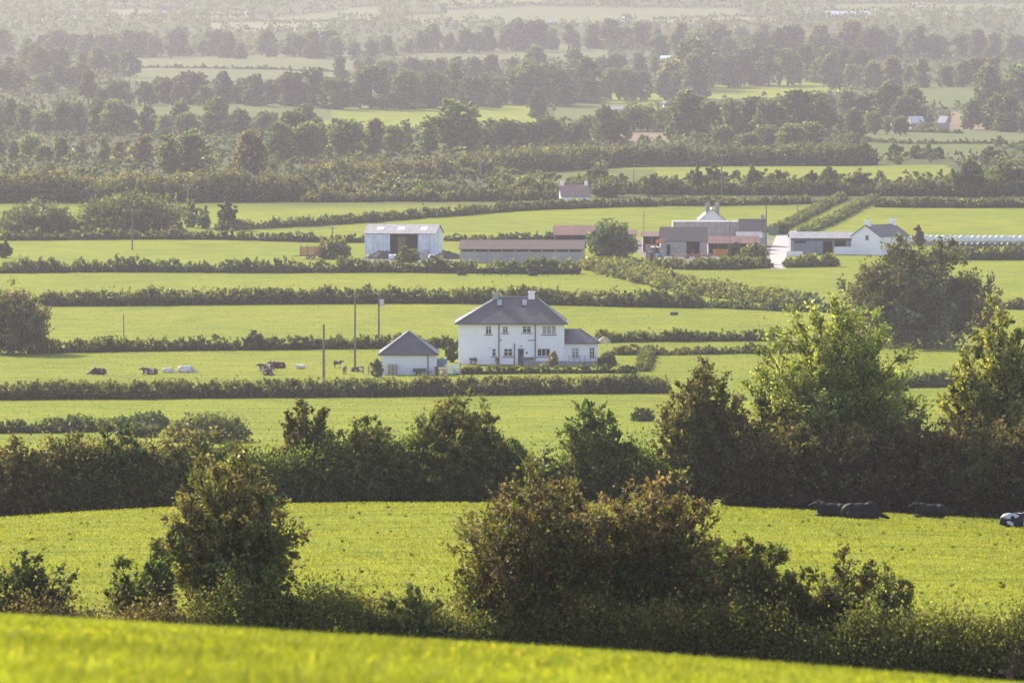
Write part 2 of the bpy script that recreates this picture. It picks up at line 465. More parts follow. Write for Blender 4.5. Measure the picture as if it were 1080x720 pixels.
def plant(name, label, loc, H, W, D=None, base=None, pal=None, n_lobes=14, lobe=.45, leaf=.15, lai=4.0, seed=1, shape='round', up=.35,
          group=None, stems=1, trunk_r=None, k=12, raggy=.0, top_pal=None, cat_='tree', m=None, limbs=None, cap=90000, wid=.62, twiggy=True, irr=.16):
    rng = np.random.default_rng(seed)
    D = D or W; base = .25 * H if base is None else base; pal = pal or DARK
    if shape in ('bush', 'dome'): n_lobes = int(n_lobes * 2.4)
    area = math.pi * (W * (H - base) + W * D) * .5 * 1.6
    nl = min(int(area * lai / (leaf * leaf * .34)), cap)
    branchy = twiggy and shape in ('bush', 'dome', 'round')
    if branchy:
        big = nl > 25000
        n1 = int(np.clip(n_lobes * .85, 16, 64)); m2 = 15 if big else 11; m3 = 9 if big else 6
        kk = int(np.clip(nl / (n1 * m2 * m3), 3, 20))
        geo, bv, bq = branch_geo(rng, H, W, D, base, n1, m2, m3, kk, leaf, pal, top_pal, wid, bushy=shape != 'round', irr=irr)
    else:
        geo, C, rr = crown_geo(rng, H, W, D, base, n_lobes, lobe, max(40, nl // k), k, leaf, pal, up, shape, raggy, top_pal, wid)
    root = empty(name, loc, label, cat_, group)
    if branchy:
        t = np.linspace(0, 1, 5); z1 = max(base, .05 * H) + (.12 * (H - base) if shape == 'round' else 0)
        wv, wq = tube(np.stack([.02 * H * np.sin(t * 4), 0 * t, -.4 + t * (z1 + .4 + .05 * H)], 1), (trunk_r or .028 * H) * (1.2 - .4 * t), 8)
        wq = np.concatenate([wq, bq + len(wv)]); wv = np.concatenate([wv, bv])
    else:
        wv, wq = wood_geo(rng, H, base, C, trunk_r or .028 * H, .72 if shape != 'bush' else .6, stems, limbs=limbs)
    obj('trunk' if cat_ == 'tree' else 'stems', make_mesh('wood', wv, wq, smooth=True), MBARK, root)
    obj('crown' if cat_ == 'tree' else 'foliage', make_mesh('leaves', *geo), m or MLEAF, root)
    return root


def clone(root, loc, label, group, sx, sz, rz):
    c = root.copy(); COL.objects.link(c)
    c.location = [float(v) for v in loc]; c.scale = (sx, sx, sz); c.rotation_euler = (0, 0, rz)
    c['label'] = label
    if group: c['group'] = group
    for ch in root.children:
        d = ch.copy(); COL.objects.link(d); d.parent = c
    return c


def wob(rng, s, waves):
    v = np.zeros_like(s)
    for lam, a in waves:
        v += a * np.sin(s / lam * 2 * math.pi + rng.random() * 6.28 + 1.2 * np.sin(s / lam * 1.7 + rng.random() * 6))
    return v


HEDGE_FACES = [0]


def hedge(label, pts, h, w, pal=DARK, top_pal=LIT_TOPS, lai=3.0, leafpx=3.2, seed=1, group=None, rough=.16, name='hedge', topfrac=.72, leaf=None, cap=60000, up=.4, long=.07, core=.6, ends=True, catg='hedge'):
    """a hedge along points of the land: leaf sprays on a dark twig core painted for inner shade"""
    rng = np.random.default_rng(seed)
    P = np.array([spot(p) for p in pts])[:, :2]
    seg = np.linalg.norm(np.diff(P, axis=0), axis=1); cum = np.concatenate([[0], np.cumsum(seg)]); Ltot = cum[-1]
    dmid = np.linalg.norm(P.mean(0))
    leaf = leaf or leafpx / ppm(dmid)
    o0 = P[0]; oz = float(gz(*o0))

    def path(s):
        x = np.interp(s, cum, P[:, 0]); y = np.interp(s, cum, P[:, 1])
        e = min(2.0, Ltot * .05)
        x2 = np.interp(np.minimum(s + e, Ltot), cum, P[:, 0]) - np.interp(np.maximum(s - e, 0), cum, P[:, 0])
        y2 = np.interp(np.minimum(s + e, Ltot), cum, P[:, 1]) - np.interp(np.maximum(s - e, 0), cum, P[:, 1])
        n = np.hypot(x2, y2) + 1e-9
        return x, y, -y2 / n, x2 / n
    wav = [(h * 9, rough * .7), (h * 3.3, rough * .6), (h * 1.2, rough * .6), (h * .6, rough * .35)]
    r2 = np.random.default_rng(seed + 77)
    sg = np.linspace(0, Ltot, max(8, int(Ltot / (h * .3))))
    hg = h * np.clip(1 + wob(r2, sg, wav), .45, 1.7); wg = w * np.clip(1 + wob(r2, sg, wav) * .6, .6, 1.4)
    cg = wob(r2, sg, [(h * 6, .12 * w)])
    if ends:
        e = np.clip(np.minimum(sg, Ltot - sg) / (.5 * w + .2), .25, 1) ** .5; hg *= e; wg *= e
    # number of sprays
    area = Ltot * (2 * h + w); k = 8
    nl = min(int(area * lai / (leaf * leaf * .34)), cap)
    N = max(60, nl // k)
    M = max(20, N // 14); ci = rng.integers(0, M, N)
    cs = rng.random(M) * Ltot; cph = np.where(rng.random(M) < .3, rng.uniform(.25, .75, M), rng.random(M)) * math.pi; cb = np.exp(rng.normal(0, .2, M)); cf = rng.normal(0, .055, M)
    s = np.clip(cs[ci] + rng.normal(0, .16 * h, N), 0, Ltot); ph = np.clip(cph[ci] + rng.normal(0, .17, N), 0, math.pi)
    free = rng.random(N) < .58; ci = np.where(free, rng.integers(0, M, N), ci)
    s = np.where(free, rng.random(N) * Ltot, s)
    pf = rng.random(N); pf = np.where(pf < .3, rng.random(N) * .14, np.where(pf < .6, 1 - rng.random(N) * .14, rng.random(N))) * math.pi
    ph = np.where(free, pf, ph)
    hh = np.interp(s, sg, hg); ww = np.interp(s, sg, wg); cc = np.interp(s, sg, cg)
    c, sn = np.cos(ph), np.sin(ph)
    a = ww / 2 * np.sign(c) * np.abs(c) ** .6; b = hh * np.abs(sn) ** .65
    f = .64 + .31 * rng.random(N) + cf[ci]
    x, y, nx, ny = path(s)
    X = x + nx * (a * f + cc); Y = y + ny * (a * f + cc)
    Z = gz(X, Y) + b * f * (.97)
    dl = unit(np.stack([c / (w * .5), sn / h], 1)) if False else np.stack([c, sn], 1)
    D = np.stack([nx * dl[:, 0], ny * dl[:, 0], dl[:, 1] + up], 1) + rng.normal(0, .35, (N, 3))
    D = unit(D)
    Ln = h * (.13 + .14 * rng.random(N)); Ln = np.where(rng.random(N) < long, Ln * 2.0, Ln)
    S = np.stack([X, Y, Z], 1)
    tints = pick(rng, pal, N)
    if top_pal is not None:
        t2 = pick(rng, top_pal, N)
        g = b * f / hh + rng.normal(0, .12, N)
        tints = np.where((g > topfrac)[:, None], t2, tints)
    patch = cb[ci][:, None] * (1 + .22 * np.sin(s / (h * 4.1) + 1.7 * np.sin(s / (h * 2.3)))[:, None] * np.array([.8, .5, .3]))
    v, q, t = spray_leaves(rng, S, D, Ln, k, leaf, pal, spread=.22, tints=tints * patch)
    parts = [(v, q, t)]
    # twig-brown core, coloured dark to stand for the shade inside the hedge
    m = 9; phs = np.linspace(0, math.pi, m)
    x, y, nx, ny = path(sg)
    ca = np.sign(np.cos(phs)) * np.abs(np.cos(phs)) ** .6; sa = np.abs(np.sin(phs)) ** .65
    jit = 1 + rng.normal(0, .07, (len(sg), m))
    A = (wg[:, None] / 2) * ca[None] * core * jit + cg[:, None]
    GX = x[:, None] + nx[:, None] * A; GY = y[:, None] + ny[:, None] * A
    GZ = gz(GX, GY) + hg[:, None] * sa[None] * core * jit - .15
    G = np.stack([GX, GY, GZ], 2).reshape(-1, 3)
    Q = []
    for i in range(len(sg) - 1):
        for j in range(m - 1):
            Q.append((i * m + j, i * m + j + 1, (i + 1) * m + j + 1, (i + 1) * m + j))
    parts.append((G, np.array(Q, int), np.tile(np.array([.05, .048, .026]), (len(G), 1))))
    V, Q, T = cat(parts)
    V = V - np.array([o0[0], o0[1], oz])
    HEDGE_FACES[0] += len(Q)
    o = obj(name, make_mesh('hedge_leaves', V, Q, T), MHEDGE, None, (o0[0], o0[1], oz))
    return tag(o, label, catg, group)


ORD = ['', 'first', 'second', 'third', 'fourth', 'fifth', 'sixth', 'seventh', 'eighth', 'ninth', 'tenth', 'eleventh', 'twelfth', 'thirteenth',
       'fourteenth', 'fifteenth', 'sixteenth', 'seventeenth', 'eighteenth', 'nineteenth', 'twentieth', 'twenty-first', 'twenty-second', 'twenty-third', 'twenty-fourth', 'twenty-fifth', 'twenty-sixth', 'twenty-seventh', 'twenty-eighth']

HAZE = 0.00012
EXPOSURE = 1.3

# ------------------------------------------------------------------ ground sheet
def poly_world(px):
    return np.array([hit(*p)[:2] for p in px])


def inside(poly, x, y):
    r = np.zeros(x.shape, bool); n = len(poly); j = n - 1
    for i in range(n):
        xi, yi = poly[i]; xj, yj = poly[j]
        c = ((yi > y) != (yj > y)) & (x < (xj - xi) * (y - yi) / (yj - yi + 1e-12) + xi)
        r ^= c; j = i
    return r


GRASS = np.array([.20, .225, .014]); GRASS2 = np.array([.20, .22, .019]); FARG = np.array([.115, .14, .032]); ROUGH = np.array([.075, .085, .03])
PALE = np.array([.135, .15, .052]); HAY = np.array([.20, .185, .10]); TAN = np.array([.23, .175, .10]); YARD = np.array([.22, .2, .18])
FIELDS = [  # (colour, corner pixels on the land)
    (GRASS2, [(640, 173), (1000, 174), (1010, 191), (640, 192)]), (GRASS, [(480, 149), (566, 149), (566, 160), (480, 160)]),
    (TAN, [(618, 139), (722, 140), (722, 149), (618, 149)]), (FARG, [(570, 182), (690, 178), (690, 192), (570, 192)]),
    (FARG, [(890, 148), (1050, 150), (1050, 168), (890, 168)]), (TAN, [(1000, 118), (1068, 116), (1060, 138), (1000, 138)]),
    (PALE, [(905, 138), (1090, 137), (1090, 150), (900, 150)]), (FARG, [(970, 90), (1046, 89), (1040, 113), (990, 113), (970, 108)]),
    (GRASS, [(640, 98), (885, 80), (890, 96), (640, 112)]), (GRASS, [(325, 114), (575, 111), (575, 136), (325, 138)]),
    (FARG, [(585, 110), (660, 110), (655, 130), (585, 130)]), (FARG, [(100, 108), (350, 109), (350, 127), (100, 127)]),
    (PALE, [(130, 60), (372, 57), (372, 88), (130, 88)]), (PALE, [(465, 55), (640, 47), (640, 62), (380, 64)]),
    (FARG, [(-20, 88), (22, 88), (22, 95), (-20, 95)]), (FARG, [(46, 77), (68, 77), (66, 85), (46, 85)]),
    (PALE, [(470, 12), (560, 7), (700, 9), (780, 9), (780, 26), (690, 27), (590, 28), (470, 26)]), (PALE, [(455, -8), (570, -10), (570, 6), (470, 8)]),
    (HAY, [(115, 11), (165, 10), (165, 19), (115, 20)]), (HAY, [(205, 14), (262, 12), (262, 18), (205, 19)]), (PALE, [(285, 20), (400, 7), (400, 24), (290, 27)]),
    (HAY, [(222, 25), (350, 24), (350, 33), (222, 34)]), (HAY, [(30, 18), (120, 16), (120, 20), (30, 22)]), (HAY, [(690, 22), (815, 18), (815, 26), (690, 28)]),
    (PALE, [(880, 5), (1100, 4), (1100, 15), (880, 14)]), (PALE, [(870, 13), (985, 11), (985, 20), (870, 20)]), (PALE, [(358, 8), (390, 7), (390, 18), (358, 18)]),
    (HAY, [(960, 2), (985, 2), (985, 8), (960, 8)]), (PALE, [(430, 17), (470, 15), (470, 27), (430, 28)]), (PALE, [(780, -5), (850, -6), (850, 3), (780, 4)]),
    (YARD, [(662, 262), (690, 274), (770, 278), (812, 274), (812, 250), (700, 250), (664, 254)]), (YARD, [(385, 268), (480, 268), (480, 277), (385, 277)]),
]


def build_ground():
    cx = np.concatenate([-.34 + np.linspace(0, .23, 40, endpoint=False), np.linspace(-.11, .11, 300), .11 + np.linspace(.23 / 40, .23, 40)])
    near = np.concatenate([np.linspace(-60, 18, 30), np.linspace(19, 70, 110), np.linspace(71, 160, 90), np.linspace(160.8, 300, 170)])
    far = [300.0]
    while far[-1] < 6800:
        d = far[-1]
        # about two picture rows per step
        st = 2.0 / F / max(abs((CAM_Z - float(gz(0, d + 1))) / (d + 1) - (CAM_Z - float(gz(0, d))) / d), 2e-6)
        far.append(d + float(np.clip(st, 1.2, 14)))
    ys = np.concatenate([near, np.array(far[1:])])
    Wd = np.where(ys < 120, np.maximum(120, 0), ys)
    X = cx[None, :] * Wd[:, None]; X = X * np.where(np.abs(X) > 0, 1, 1); Y = np.repeat(ys[:, None], len(cx), 1)
    # close to the camera: keep the inner columns narrow but the sheet wide
    inner = np.abs(cx) <= .1101
    X = np.where(inner[None, :], cx[None, :] * np.maximum(ys[:, None], 70), X)
    Z = gz(X, Y)
    nx, ny = len(cx), len(ys)
    V = np.stack([X, Y, Z], 2).reshape(-1, 3)
    i, j = np.meshgrid(np.arange(ny - 1), np.arange(nx - 1), indexing='ij')
    a = i * nx + j
    Q = np.stack([a, a + 1, a + nx + 1, a + nx], 2).reshape(-1, 4)
    x, y = V[:, 0], V[:, 1]
    w = _ss(1275, 1340, y)[:, None]
    T = GRASS * (1 - w) + ROUGH * w
    v = (_ss(480, 700, y) * (1 - _ss(700, 1200, y)))[:, None]
    T = T * (1 - .5 * v) + GRASS2 * .5 * v
    # the yellower field beyond the farm on one side
    for c, poly in FIELDS:
        T = np.where(inside(poly_world(poly), x, y)[:, None], c, T)
    me = make_mesh('land', V, Q, T, smooth=True)
    o = obj('ground', me, ground_material()); tag(o, 'rolling green pasture land falling from the hill into a hazy wooded valley', 'ground', kind='structure')


build_ground()


# ------------------------------------------------------------------ grass with blades
def blades(name, label, x, y, hgt, wid, pal, seed, kvar=.5, per=3):
    rng = np.random.default_rng(seed); n = len(x)
    P = np.stack([x, y, gz(x, y)], 1)
    P = np.repeat(P, per, 0) + np.concatenate([rng.normal(0, .3, (n * per, 2)) * hgt, np.zeros((n * per, 1))], 1)
    N = n * per
    H = hgt * (1 - kvar + 2 * kvar * rng.random(N))
    D = unit(np.stack([rng.normal(0, .42, N), rng.normal(0, .42, N), np.ones(N)], 1))
    S = unit(np.cross(D, unit(rng.normal(0, 1, (N, 3)))))
    bend = rng.normal(0, .25, (N, 3)) * H[:, None]; bend[:, 2] = -np.abs(bend[:, 2]) * .4
    w = (wid * (.6 + .8 * rng.random(N)))[:, None]
    b = P - D * .02; mid = P + D * (H * .55)[:, None]; top = P + D * H[:, None] + bend
    V = np.stack([b, mid + S * w, top, mid - S * w], 1).reshape(-1, 3)
    T = pick(rng, pal, N) * np.exp(rng.normal(0, .18, (N, 1)))
    nz = 1 + .22 * np.sin(P[:, 0] * 1.3 + 2 * np.sin(P[:, 1] * .37)) * np.sin(P[:, 1] * .8 + P[:, 0] * .5)
    T = T * nz[:, None]
    o = obj(name, make_mesh('blades', V, np.arange(N * 4).reshape(N, 4), np.repeat(T, 4, 0)), MGRASS)
    return tag(o, label, 'grass', kind='stuff')


MGRASS = leaf_material('grass_blade', trans=.5, spec=.06, var=.0)
GP = [((.195, .208, .026), 5), ((.235, .238, .036), 3), ((.145, .165, .024), 3), ((.25, .22, .06), 1)]
_r = np.random.default_rng(5)
_n = 62000
_y = 22 + 34 * _r.random(_n) ** .8; _x = (_r.random(_n) * 2 - 1) * (.105 * _y + .6)
blades('grass', 'soft bright meadow grass on the near brow of the hill', _x, _y, .075, .004, GP, 3)
# yellow flower heads in the sward
_n = 2200
_y = 23 + 14 * _r.random(_n); _x = (_r.random(_n) * 2 - 1) * (.1 * _y + .5)
_k = np.sin(_x * 2.3 + 1) + np.sin(_y * 1.1 + _x) + _r.normal(0, .7, _n) > .5
_x, _y = _x[_k], _y[_k]
_v, _q, _t = leaves(_r, np.stack([_x, _y, gz(_x, _y) + .065 + .03 * _r.random(len(_x))], 1), np.tile([1.0, 0, 0], (len(_x), 1)), np.full(len(_x), .016), .9, np.tile([.5, .45, .04], (len(_x), 1)))
tag(obj('meadow_flowers', make_mesh('flower_heads', _v, _q, _t), MGRASS), 'yellow flower heads scattered in the near meadow grass', 'flowers', kind='stuff')
_n = 60000
_y = 150 + 118 * _r.random(_n); _x = (_r.random(_n) * 2 - 1) * (.1 * _y + 2)
blades('pasture_grass', 'grazed grass of the cattle field behind the near thicket', _x, _y, .075, .016, GP, 6)
# coarse dark tufts and dung spots left by grazing
_n = 260
_y = 155 + 105 * _r.random(_n); _x = (_r.random(_n) * 2 - 1) * (.1 * _y)
blades('grass_tufts', 'darker coarse tufts dotted over the cattle field', _x, _y, .10, .03, [((.09, .12, .02), 3), ((.1, .1, .03), 1)], 7, per=14)
_n = 36000
_y = 480 + 560 * _r.random(_n) ** 1.2; _x = (_r.random(_n) * 2 - 1) * (.098 * _y)
blades('field_grass', 'grass tufts over the fields round the white house', _x, _y, .10, .05, GP, 8)

# ------------------------------------------------------------------ near thicket along the brow
def bush(label, px, d, pytop, wpx, seed, pal=HAW, base=0.0, below=0.0, name='bush', dep=.8, leafpx=4.2, lai=3.4, shape='bush', n_lobes=16, lobe=.42, raggy=.15, top_pal=None, stems=4, group=None, cap=90000, up=.45, cat_='bush', trunk_r=None, m=None, wid=.62, limbs=None, k=10, irr=.16):
    p = ground(px, d); H = zat(pytop, d) - p[2]; W = wpx / ppm(d)
    return plant(name, label, p, H, W, W * dep, base * H, pal, n_lobes, lobe, leafpx / ppm(d), lai, seed, shape, up, group, stems, trunk_r or .012 * H + .02, k, raggy, top_pal, cat_, m, cap=cap, wid=wid, limbs=limbs, irr=irr)


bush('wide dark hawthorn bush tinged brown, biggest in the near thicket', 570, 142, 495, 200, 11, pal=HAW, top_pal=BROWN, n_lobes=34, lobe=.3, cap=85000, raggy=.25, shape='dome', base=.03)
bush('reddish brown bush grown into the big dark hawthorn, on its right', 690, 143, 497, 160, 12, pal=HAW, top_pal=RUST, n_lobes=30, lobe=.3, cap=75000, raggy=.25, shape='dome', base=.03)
bush('lower dark bush sloping down from the big thicket to its right', 792, 141, 566, 130, 13, pal=HAW, n_lobes=18, lobe=.38, cap=50000, raggy=.2)
bush('small dark bush wedged between two taller ones in the near thicket', 846, 140, 604, 90, 17, pal=DARK, n_lobes=12, cap=25000)
bush('thin-topped green bush near the right end of the near thicket', 908, 140, 594, 136, 14, pal=MIDG, top_pal=HAW, n_lobes=18, lobe=.36, cap=45000, raggy=.3, lai=3.4)
bush('young brownish hawthorn tree standing alone before the cattle field', 240, 141, 474, 142, 15, pal=HAW, top_pal=BROWN, base=.2, name='tree', shape='round', n_lobes=46, irr=.14, lobe=.3, raggy=.35, stems=3, cap=60000, lai=3.8, cat_='tree', trunk_r=.09, dep=.85)
bush('dark spiky gorse bush at the foot of the lone hawthorn', 150, 139, 566, 92, 16, pal=DARK, n_lobes=14, raggy=.35, cap=36000, up=.8)
bush('small leafy green bush on the right of the lone hawthorn', 287, 139, 588, 66, 18, pal=MIDG, n_lobes=10, raggy=.4, cap=20000, up=.8)
bush('low blackish bush at the left edge of the near hedge bank', 28, 138, 585, 130, 19, shape='dome', pal=[((.05, .06, .026), 3), ((.08, .08, .035), 1)], n_lobes=16, lobe=.36, raggy=.25, cap=40000, dep=.7)
bush('rounded bramble mound between the lone hawthorn and the big thicket', 432, 139, 616, 96, 20, pal=DARK, top_pal=SCRUB, n_lobes=14, cap=28000)
hedge('bank of brown weeds and dead stalks along the brow on the left', [(-40, None, 137), (100, None, 137), (210, None, 137.5)], 1.8, 1.5, pal=[((.12, .095, .05), 3), ((.09, .08, .035), 3), ((.17, .13, .09), 1)], top_pal=None, leafpx=3.8, seed=31, rough=.22, up=1.0, long=.3, name='weed_bank', catg='weeds')
hedge('low ragged dark hedge below the lone hawthorn, running to the thicket', [(190, None, 138.5), (330, None, 139), (420, None, 139.5), (530, None, 140.5)], 1.85, 1.6, pal=DARK, top_pal=HAW, leafpx=3.8, seed=32, rough=.25, long=.25)
hedge('dark hedge bottom under the big thicket along the brow', [(500, None, 140.5), (620, None, 141), (800, None, 139.5), (900, None, 138.5)], 1.35, 1.8, pal=DARK, top_pal=HAW, leafpx=3.8, seed=33, rough=.25, long=.2)
hedge('weedy hedge sinking away at the right end of the brow', [(880, None, 138.5), (960, None, 138), (1040, None, 137.5), (1130, None, 137)], 1.5, 1.5, pal=HAW, top_pal=SCRUB, leafpx=3.8, seed=34, rough=.25, up=.9, long=.35)
bush('pale pinkish bush, painted sunlit, at the very right end of the brow', 1076, 136.5, 676, 36, 21, pal=[((.3, .2, .16), 3), ((.2, .15, .08), 2)], n_lobes=8, cap=9000, raggy=.2)  # pale leaf colour carries the look of something pinkish and sunlit

DKB = [((.085, .07, .042), 4), ((.07, .07, .034), 3), ((.11, .085, .048), 1)]
# ------------------------------------------------------------------ tall hedgerow behind the cattle field
D0 = 268
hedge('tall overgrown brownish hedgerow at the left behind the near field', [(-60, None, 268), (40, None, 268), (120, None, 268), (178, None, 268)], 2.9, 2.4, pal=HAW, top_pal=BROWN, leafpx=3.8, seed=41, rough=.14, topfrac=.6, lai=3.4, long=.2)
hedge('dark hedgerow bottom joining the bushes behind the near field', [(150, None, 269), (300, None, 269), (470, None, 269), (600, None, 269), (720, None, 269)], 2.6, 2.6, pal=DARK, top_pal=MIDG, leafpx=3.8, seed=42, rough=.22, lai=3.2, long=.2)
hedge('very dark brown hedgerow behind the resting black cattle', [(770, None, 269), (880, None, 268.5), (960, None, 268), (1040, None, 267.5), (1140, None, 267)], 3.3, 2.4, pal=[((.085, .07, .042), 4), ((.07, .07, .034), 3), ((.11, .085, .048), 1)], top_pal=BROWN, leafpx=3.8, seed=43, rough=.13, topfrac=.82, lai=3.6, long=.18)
bush('dark upright bush rising from the left-hand tall hedgerow', 126, 267, 443, 66, 51, pal=IVY, leafpx=3.7, n_lobes=14, lobe=.4, cap=26000)
bush('brownish bush hidden partly by the lone hawthorn', 205, 269, 455, 100, 52, pal=HAW, top_pal=BROWN, leafpx=3.7, n_lobes=16, cap=30000)
bush('open feathery hawthorn tree left of the round dark bushes', 324, 270, 417, 74, 53, pal=HAW, name='tree', base=.0, shape='dome', leafpx=3.7, n_lobes=24, lobe=.36, raggy=.35, lai=4.2, cat_='tree', cap=32000)
bush('dark blackthorn bush with a low crown, beside the feathery hawthorn', 385, 268, 438, 92, 54, pal=DARK, top_pal=HAW, leafpx=3.7, n_lobes=16, lobe=.38, raggy=.25, cap=30000)
bush('broad dome-shaped dark bush in the middle of the hedgerow', 487, 268, 420, 118, 55, pal=DARK, top_pal=HAW, leafpx=3.7, n_lobes=20, lobe=.38, raggy=.2, cap=45000)
bush('low dark bush sloping off the right of the dome-shaped one', 548, 269, 468, 86, 56, pal=DARK, leafpx=3.7, n_lobes=14, cap=22000)
bush('pointed open hawthorn bush above the big near thicket', 628, 269, 419, 86, 57, pal=HAW, top_pal=MIDG, leafpx=3.7, n_lobes=18, lobe=.34, raggy=.4, lai=3.2, cap=26000)
for i, (px, pt, w, pal, lab) in enumerate([
        (12, 466, 92, BROWN, 'brown-topped bush at the left edge of the tall hedgerow'), (72, 459, 86, HAW, 'rounded hawthorn bush second from the left in the tall hedgerow'), (160, 470, 74, HAW, 'hawthorn bush just right of the dark upright one'),
        (850, 452, 88, DKB, 'dark brown bush under the light green ash'), (905, 446, 96, DKB, 'dark brown bush above the pair of resting cows'), (962, 436, 100, DKB, 'tallest dark brown bush behind the pale slim post'),
        (1030, 440, 96, BROWN, 'brown bush below the olive leaning one'), (1084, 438, 84, DKB, 'dark brown bush at the right edge behind the cattle')]):
    bush(lab, px, 267.4, pt, w, 240 + i, pal=pal, top_pal=BROWN if pal is DKB else None, leafpx=3.7, n_lobes=17, cap=26000, shape='dome', base=.0)
bush('tall purple-brown hawthorn tree beside the light green ash', 742, 270, 374, 104, 58, pal=HAW, top_pal=BROWN, name='tree', base=.0, shape='dome', leafpx=3.7, n_lobes=26, lobe=.33, raggy=.25, cat_='tree', cap=60000, stems=3)
bush('dark brown hawthorn at the foot of the light green ash', 806, 271, 418, 78, 59, pal=BROWN, leafpx=3.7, n_lobes=16, raggy=.2, cap=30000)
bush('tall light green ash tree above the dark hedgerow', 880, 272, 317, 176, 60, pal=LIGHT, name='tree', base=.12, shape='round', leafpx=4.0, n_lobes=62, irr=.1, lobe=.25, raggy=.3, lai=4.2, cat_='tree', cap=90000, stems=1, trunk_r=.2, m=MLEAFB, wid=.5)
bush('light yellow-green tree cut by the right edge of the view', 1056, 274, 315, 122, 61, pal=YELG, name='tree', base=.15, leafpx=4.0, n_lobes=46, irr=.1, lobe=.33, raggy=.2, lai=5.0, cat_='tree', cap=70000, stems=1, trunk_r=.2, shape='round')
bush('olive bush leaning over the dark hedgerow below the yellow-green tree', 1010, 271, 424, 70, 62, pal=[((.1, .08, .035), 2), ((.07, .07, .025), 2)], leafpx=3.7, n_lobes=12, cap=18000)

# ------------------------------------------------------------------ hedges of the fields, near to far
def hh(label, pts, hpx, w, **k):
    d = np.mean([spot(p)[1] for p in pts])
    return hedge(label, pts, .86 * hpx / ppm(d), w, **k)


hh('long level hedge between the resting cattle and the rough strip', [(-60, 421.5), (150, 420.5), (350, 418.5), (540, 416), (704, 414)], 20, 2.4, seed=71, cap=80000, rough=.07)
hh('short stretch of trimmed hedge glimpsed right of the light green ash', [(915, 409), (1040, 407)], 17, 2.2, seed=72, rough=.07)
hh('low overgrown hedge crossing the rough strip at the left edge', [(-50, 457), (60, 456), (120, 454), (172, 450)], 15, 2.4, seed=73, rough=.28, pal=DARK, top_pal=MIDG)
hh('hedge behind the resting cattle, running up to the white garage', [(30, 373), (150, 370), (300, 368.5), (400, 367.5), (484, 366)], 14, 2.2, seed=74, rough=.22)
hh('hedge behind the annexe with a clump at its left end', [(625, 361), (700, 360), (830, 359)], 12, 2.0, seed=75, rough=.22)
hh('pale weedy bank in front of the hedge behind the annexe', [(640, 374), (720, 374), (840, 372)], 9, 2.4, seed=76, rough=.3, pal=SCRUB)
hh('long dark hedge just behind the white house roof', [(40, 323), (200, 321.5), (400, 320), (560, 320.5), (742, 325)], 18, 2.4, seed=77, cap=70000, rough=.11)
hh('low pale hedge between the dark hedge and the big sycamore', [(738, 324), (820, 328), (890, 330)], 9, 2.4, seed=78, pal=MIDG, top_pal=SCRUB, rough=.2)
hedge('broad bank of pale green scrub climbing towards the round farm tree', [(628, 281), (668, 291), (705, 301), (760, 312), (850, 322)], 1.7, 8, seed=79, pal=SCRUB, top_pal=[((.2, .2, .06), 3), ((.15, .16, .05), 2)], rough=.25, lai=2.4, cap=50000, name='scrub', catg='scrub')
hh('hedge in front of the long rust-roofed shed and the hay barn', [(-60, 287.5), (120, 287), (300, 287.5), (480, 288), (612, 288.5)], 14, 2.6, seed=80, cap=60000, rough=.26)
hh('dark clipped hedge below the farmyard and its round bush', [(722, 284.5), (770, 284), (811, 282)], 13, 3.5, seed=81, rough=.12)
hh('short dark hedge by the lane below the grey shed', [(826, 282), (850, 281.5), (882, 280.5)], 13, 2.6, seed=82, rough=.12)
hh('pale scrub on the bank between the farmyard and the rough scrub', [(662, 281), (690, 283), (728, 284)], 10, 5.0, seed=83, pal=SCRUB, rough=.3)
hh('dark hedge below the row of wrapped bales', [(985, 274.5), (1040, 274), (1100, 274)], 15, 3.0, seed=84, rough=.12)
hh('weedy hedge at the right below the bale field', [(1025, 324), (1060, 326), (1100, 327)], 10, 2.4, seed=85, pal=HAW, rough=.3)
hh('thin hedge across the field left of the hay barn', [(-60, 253), (120, 252.5), (250, 253), (386, 256)], 9, 2.2, seed=86, rough=.3, top_pal=SCRUB)
hh('low dark hedge behind the hay barn and the rust-roofed sheds', [(468, 254), (560, 253), (610, 252)], 7, 2.2, seed=87, rough=.2)
hh('curving dark hedge sweeping from the left bushes to the small red-roofed cottage', [(228, 243), (330, 238), (450, 229.5), (560, 221.5), (640, 218.5), (692, 217.5)], 10, 2.6, seed=88, cap=60000, rough=.09, top_pal=SCRUB)
hh('hedge on the left side of the lane climbing away from the farm', [(815, 246), (850, 229), (888, 210)], 7.5, 2.4, seed=89, pal=MIDG, top_pal=SCRUB, rough=.12)
hh('hedge on the right side of the lane climbing away from the farm', [(848, 247), (884, 231), (924, 211)], 7.5, 2.4, seed=90, pal=MIDG, top_pal=SCRUB, rough=.12)
hh('pale-topped hedge along the back of the field behind the farmyard', [(694, 217), (780, 216.5), (860, 215)], 9, 3.0, seed=91, pal=MIDG, top_pal=SCRUB, rough=.18)
hh('dark hedge along the back of the field behind the bales', [(922, 218.5), (1000, 219), (1100, 219)], 11, 2.6, seed=92, rough=.1)
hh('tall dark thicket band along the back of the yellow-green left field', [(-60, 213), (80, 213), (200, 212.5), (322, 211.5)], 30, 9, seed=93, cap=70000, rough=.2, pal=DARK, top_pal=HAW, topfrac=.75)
hh('rough brown scrub behind the curving hedge', [(318, 213), (420, 212), (520, 212), (592, 210)], 13, 6, seed=94, pal=HAW, top_pal=SCRUB, rough=.3)
hh('second low hedge in the scrubby ground behind the curving hedge', [(300, 205), (400, 203), (480, 204), (600, 201)], 10, 4, seed=95, pal=MIDG, top_pal=HAW, rough=.35)
hh('dark brown bramble hedge below the tall poplars', [(330, 192), (400, 188), (490, 188)], 19, 6, seed=96, pal=HAW, top_pal=BROWN, rough=.25)
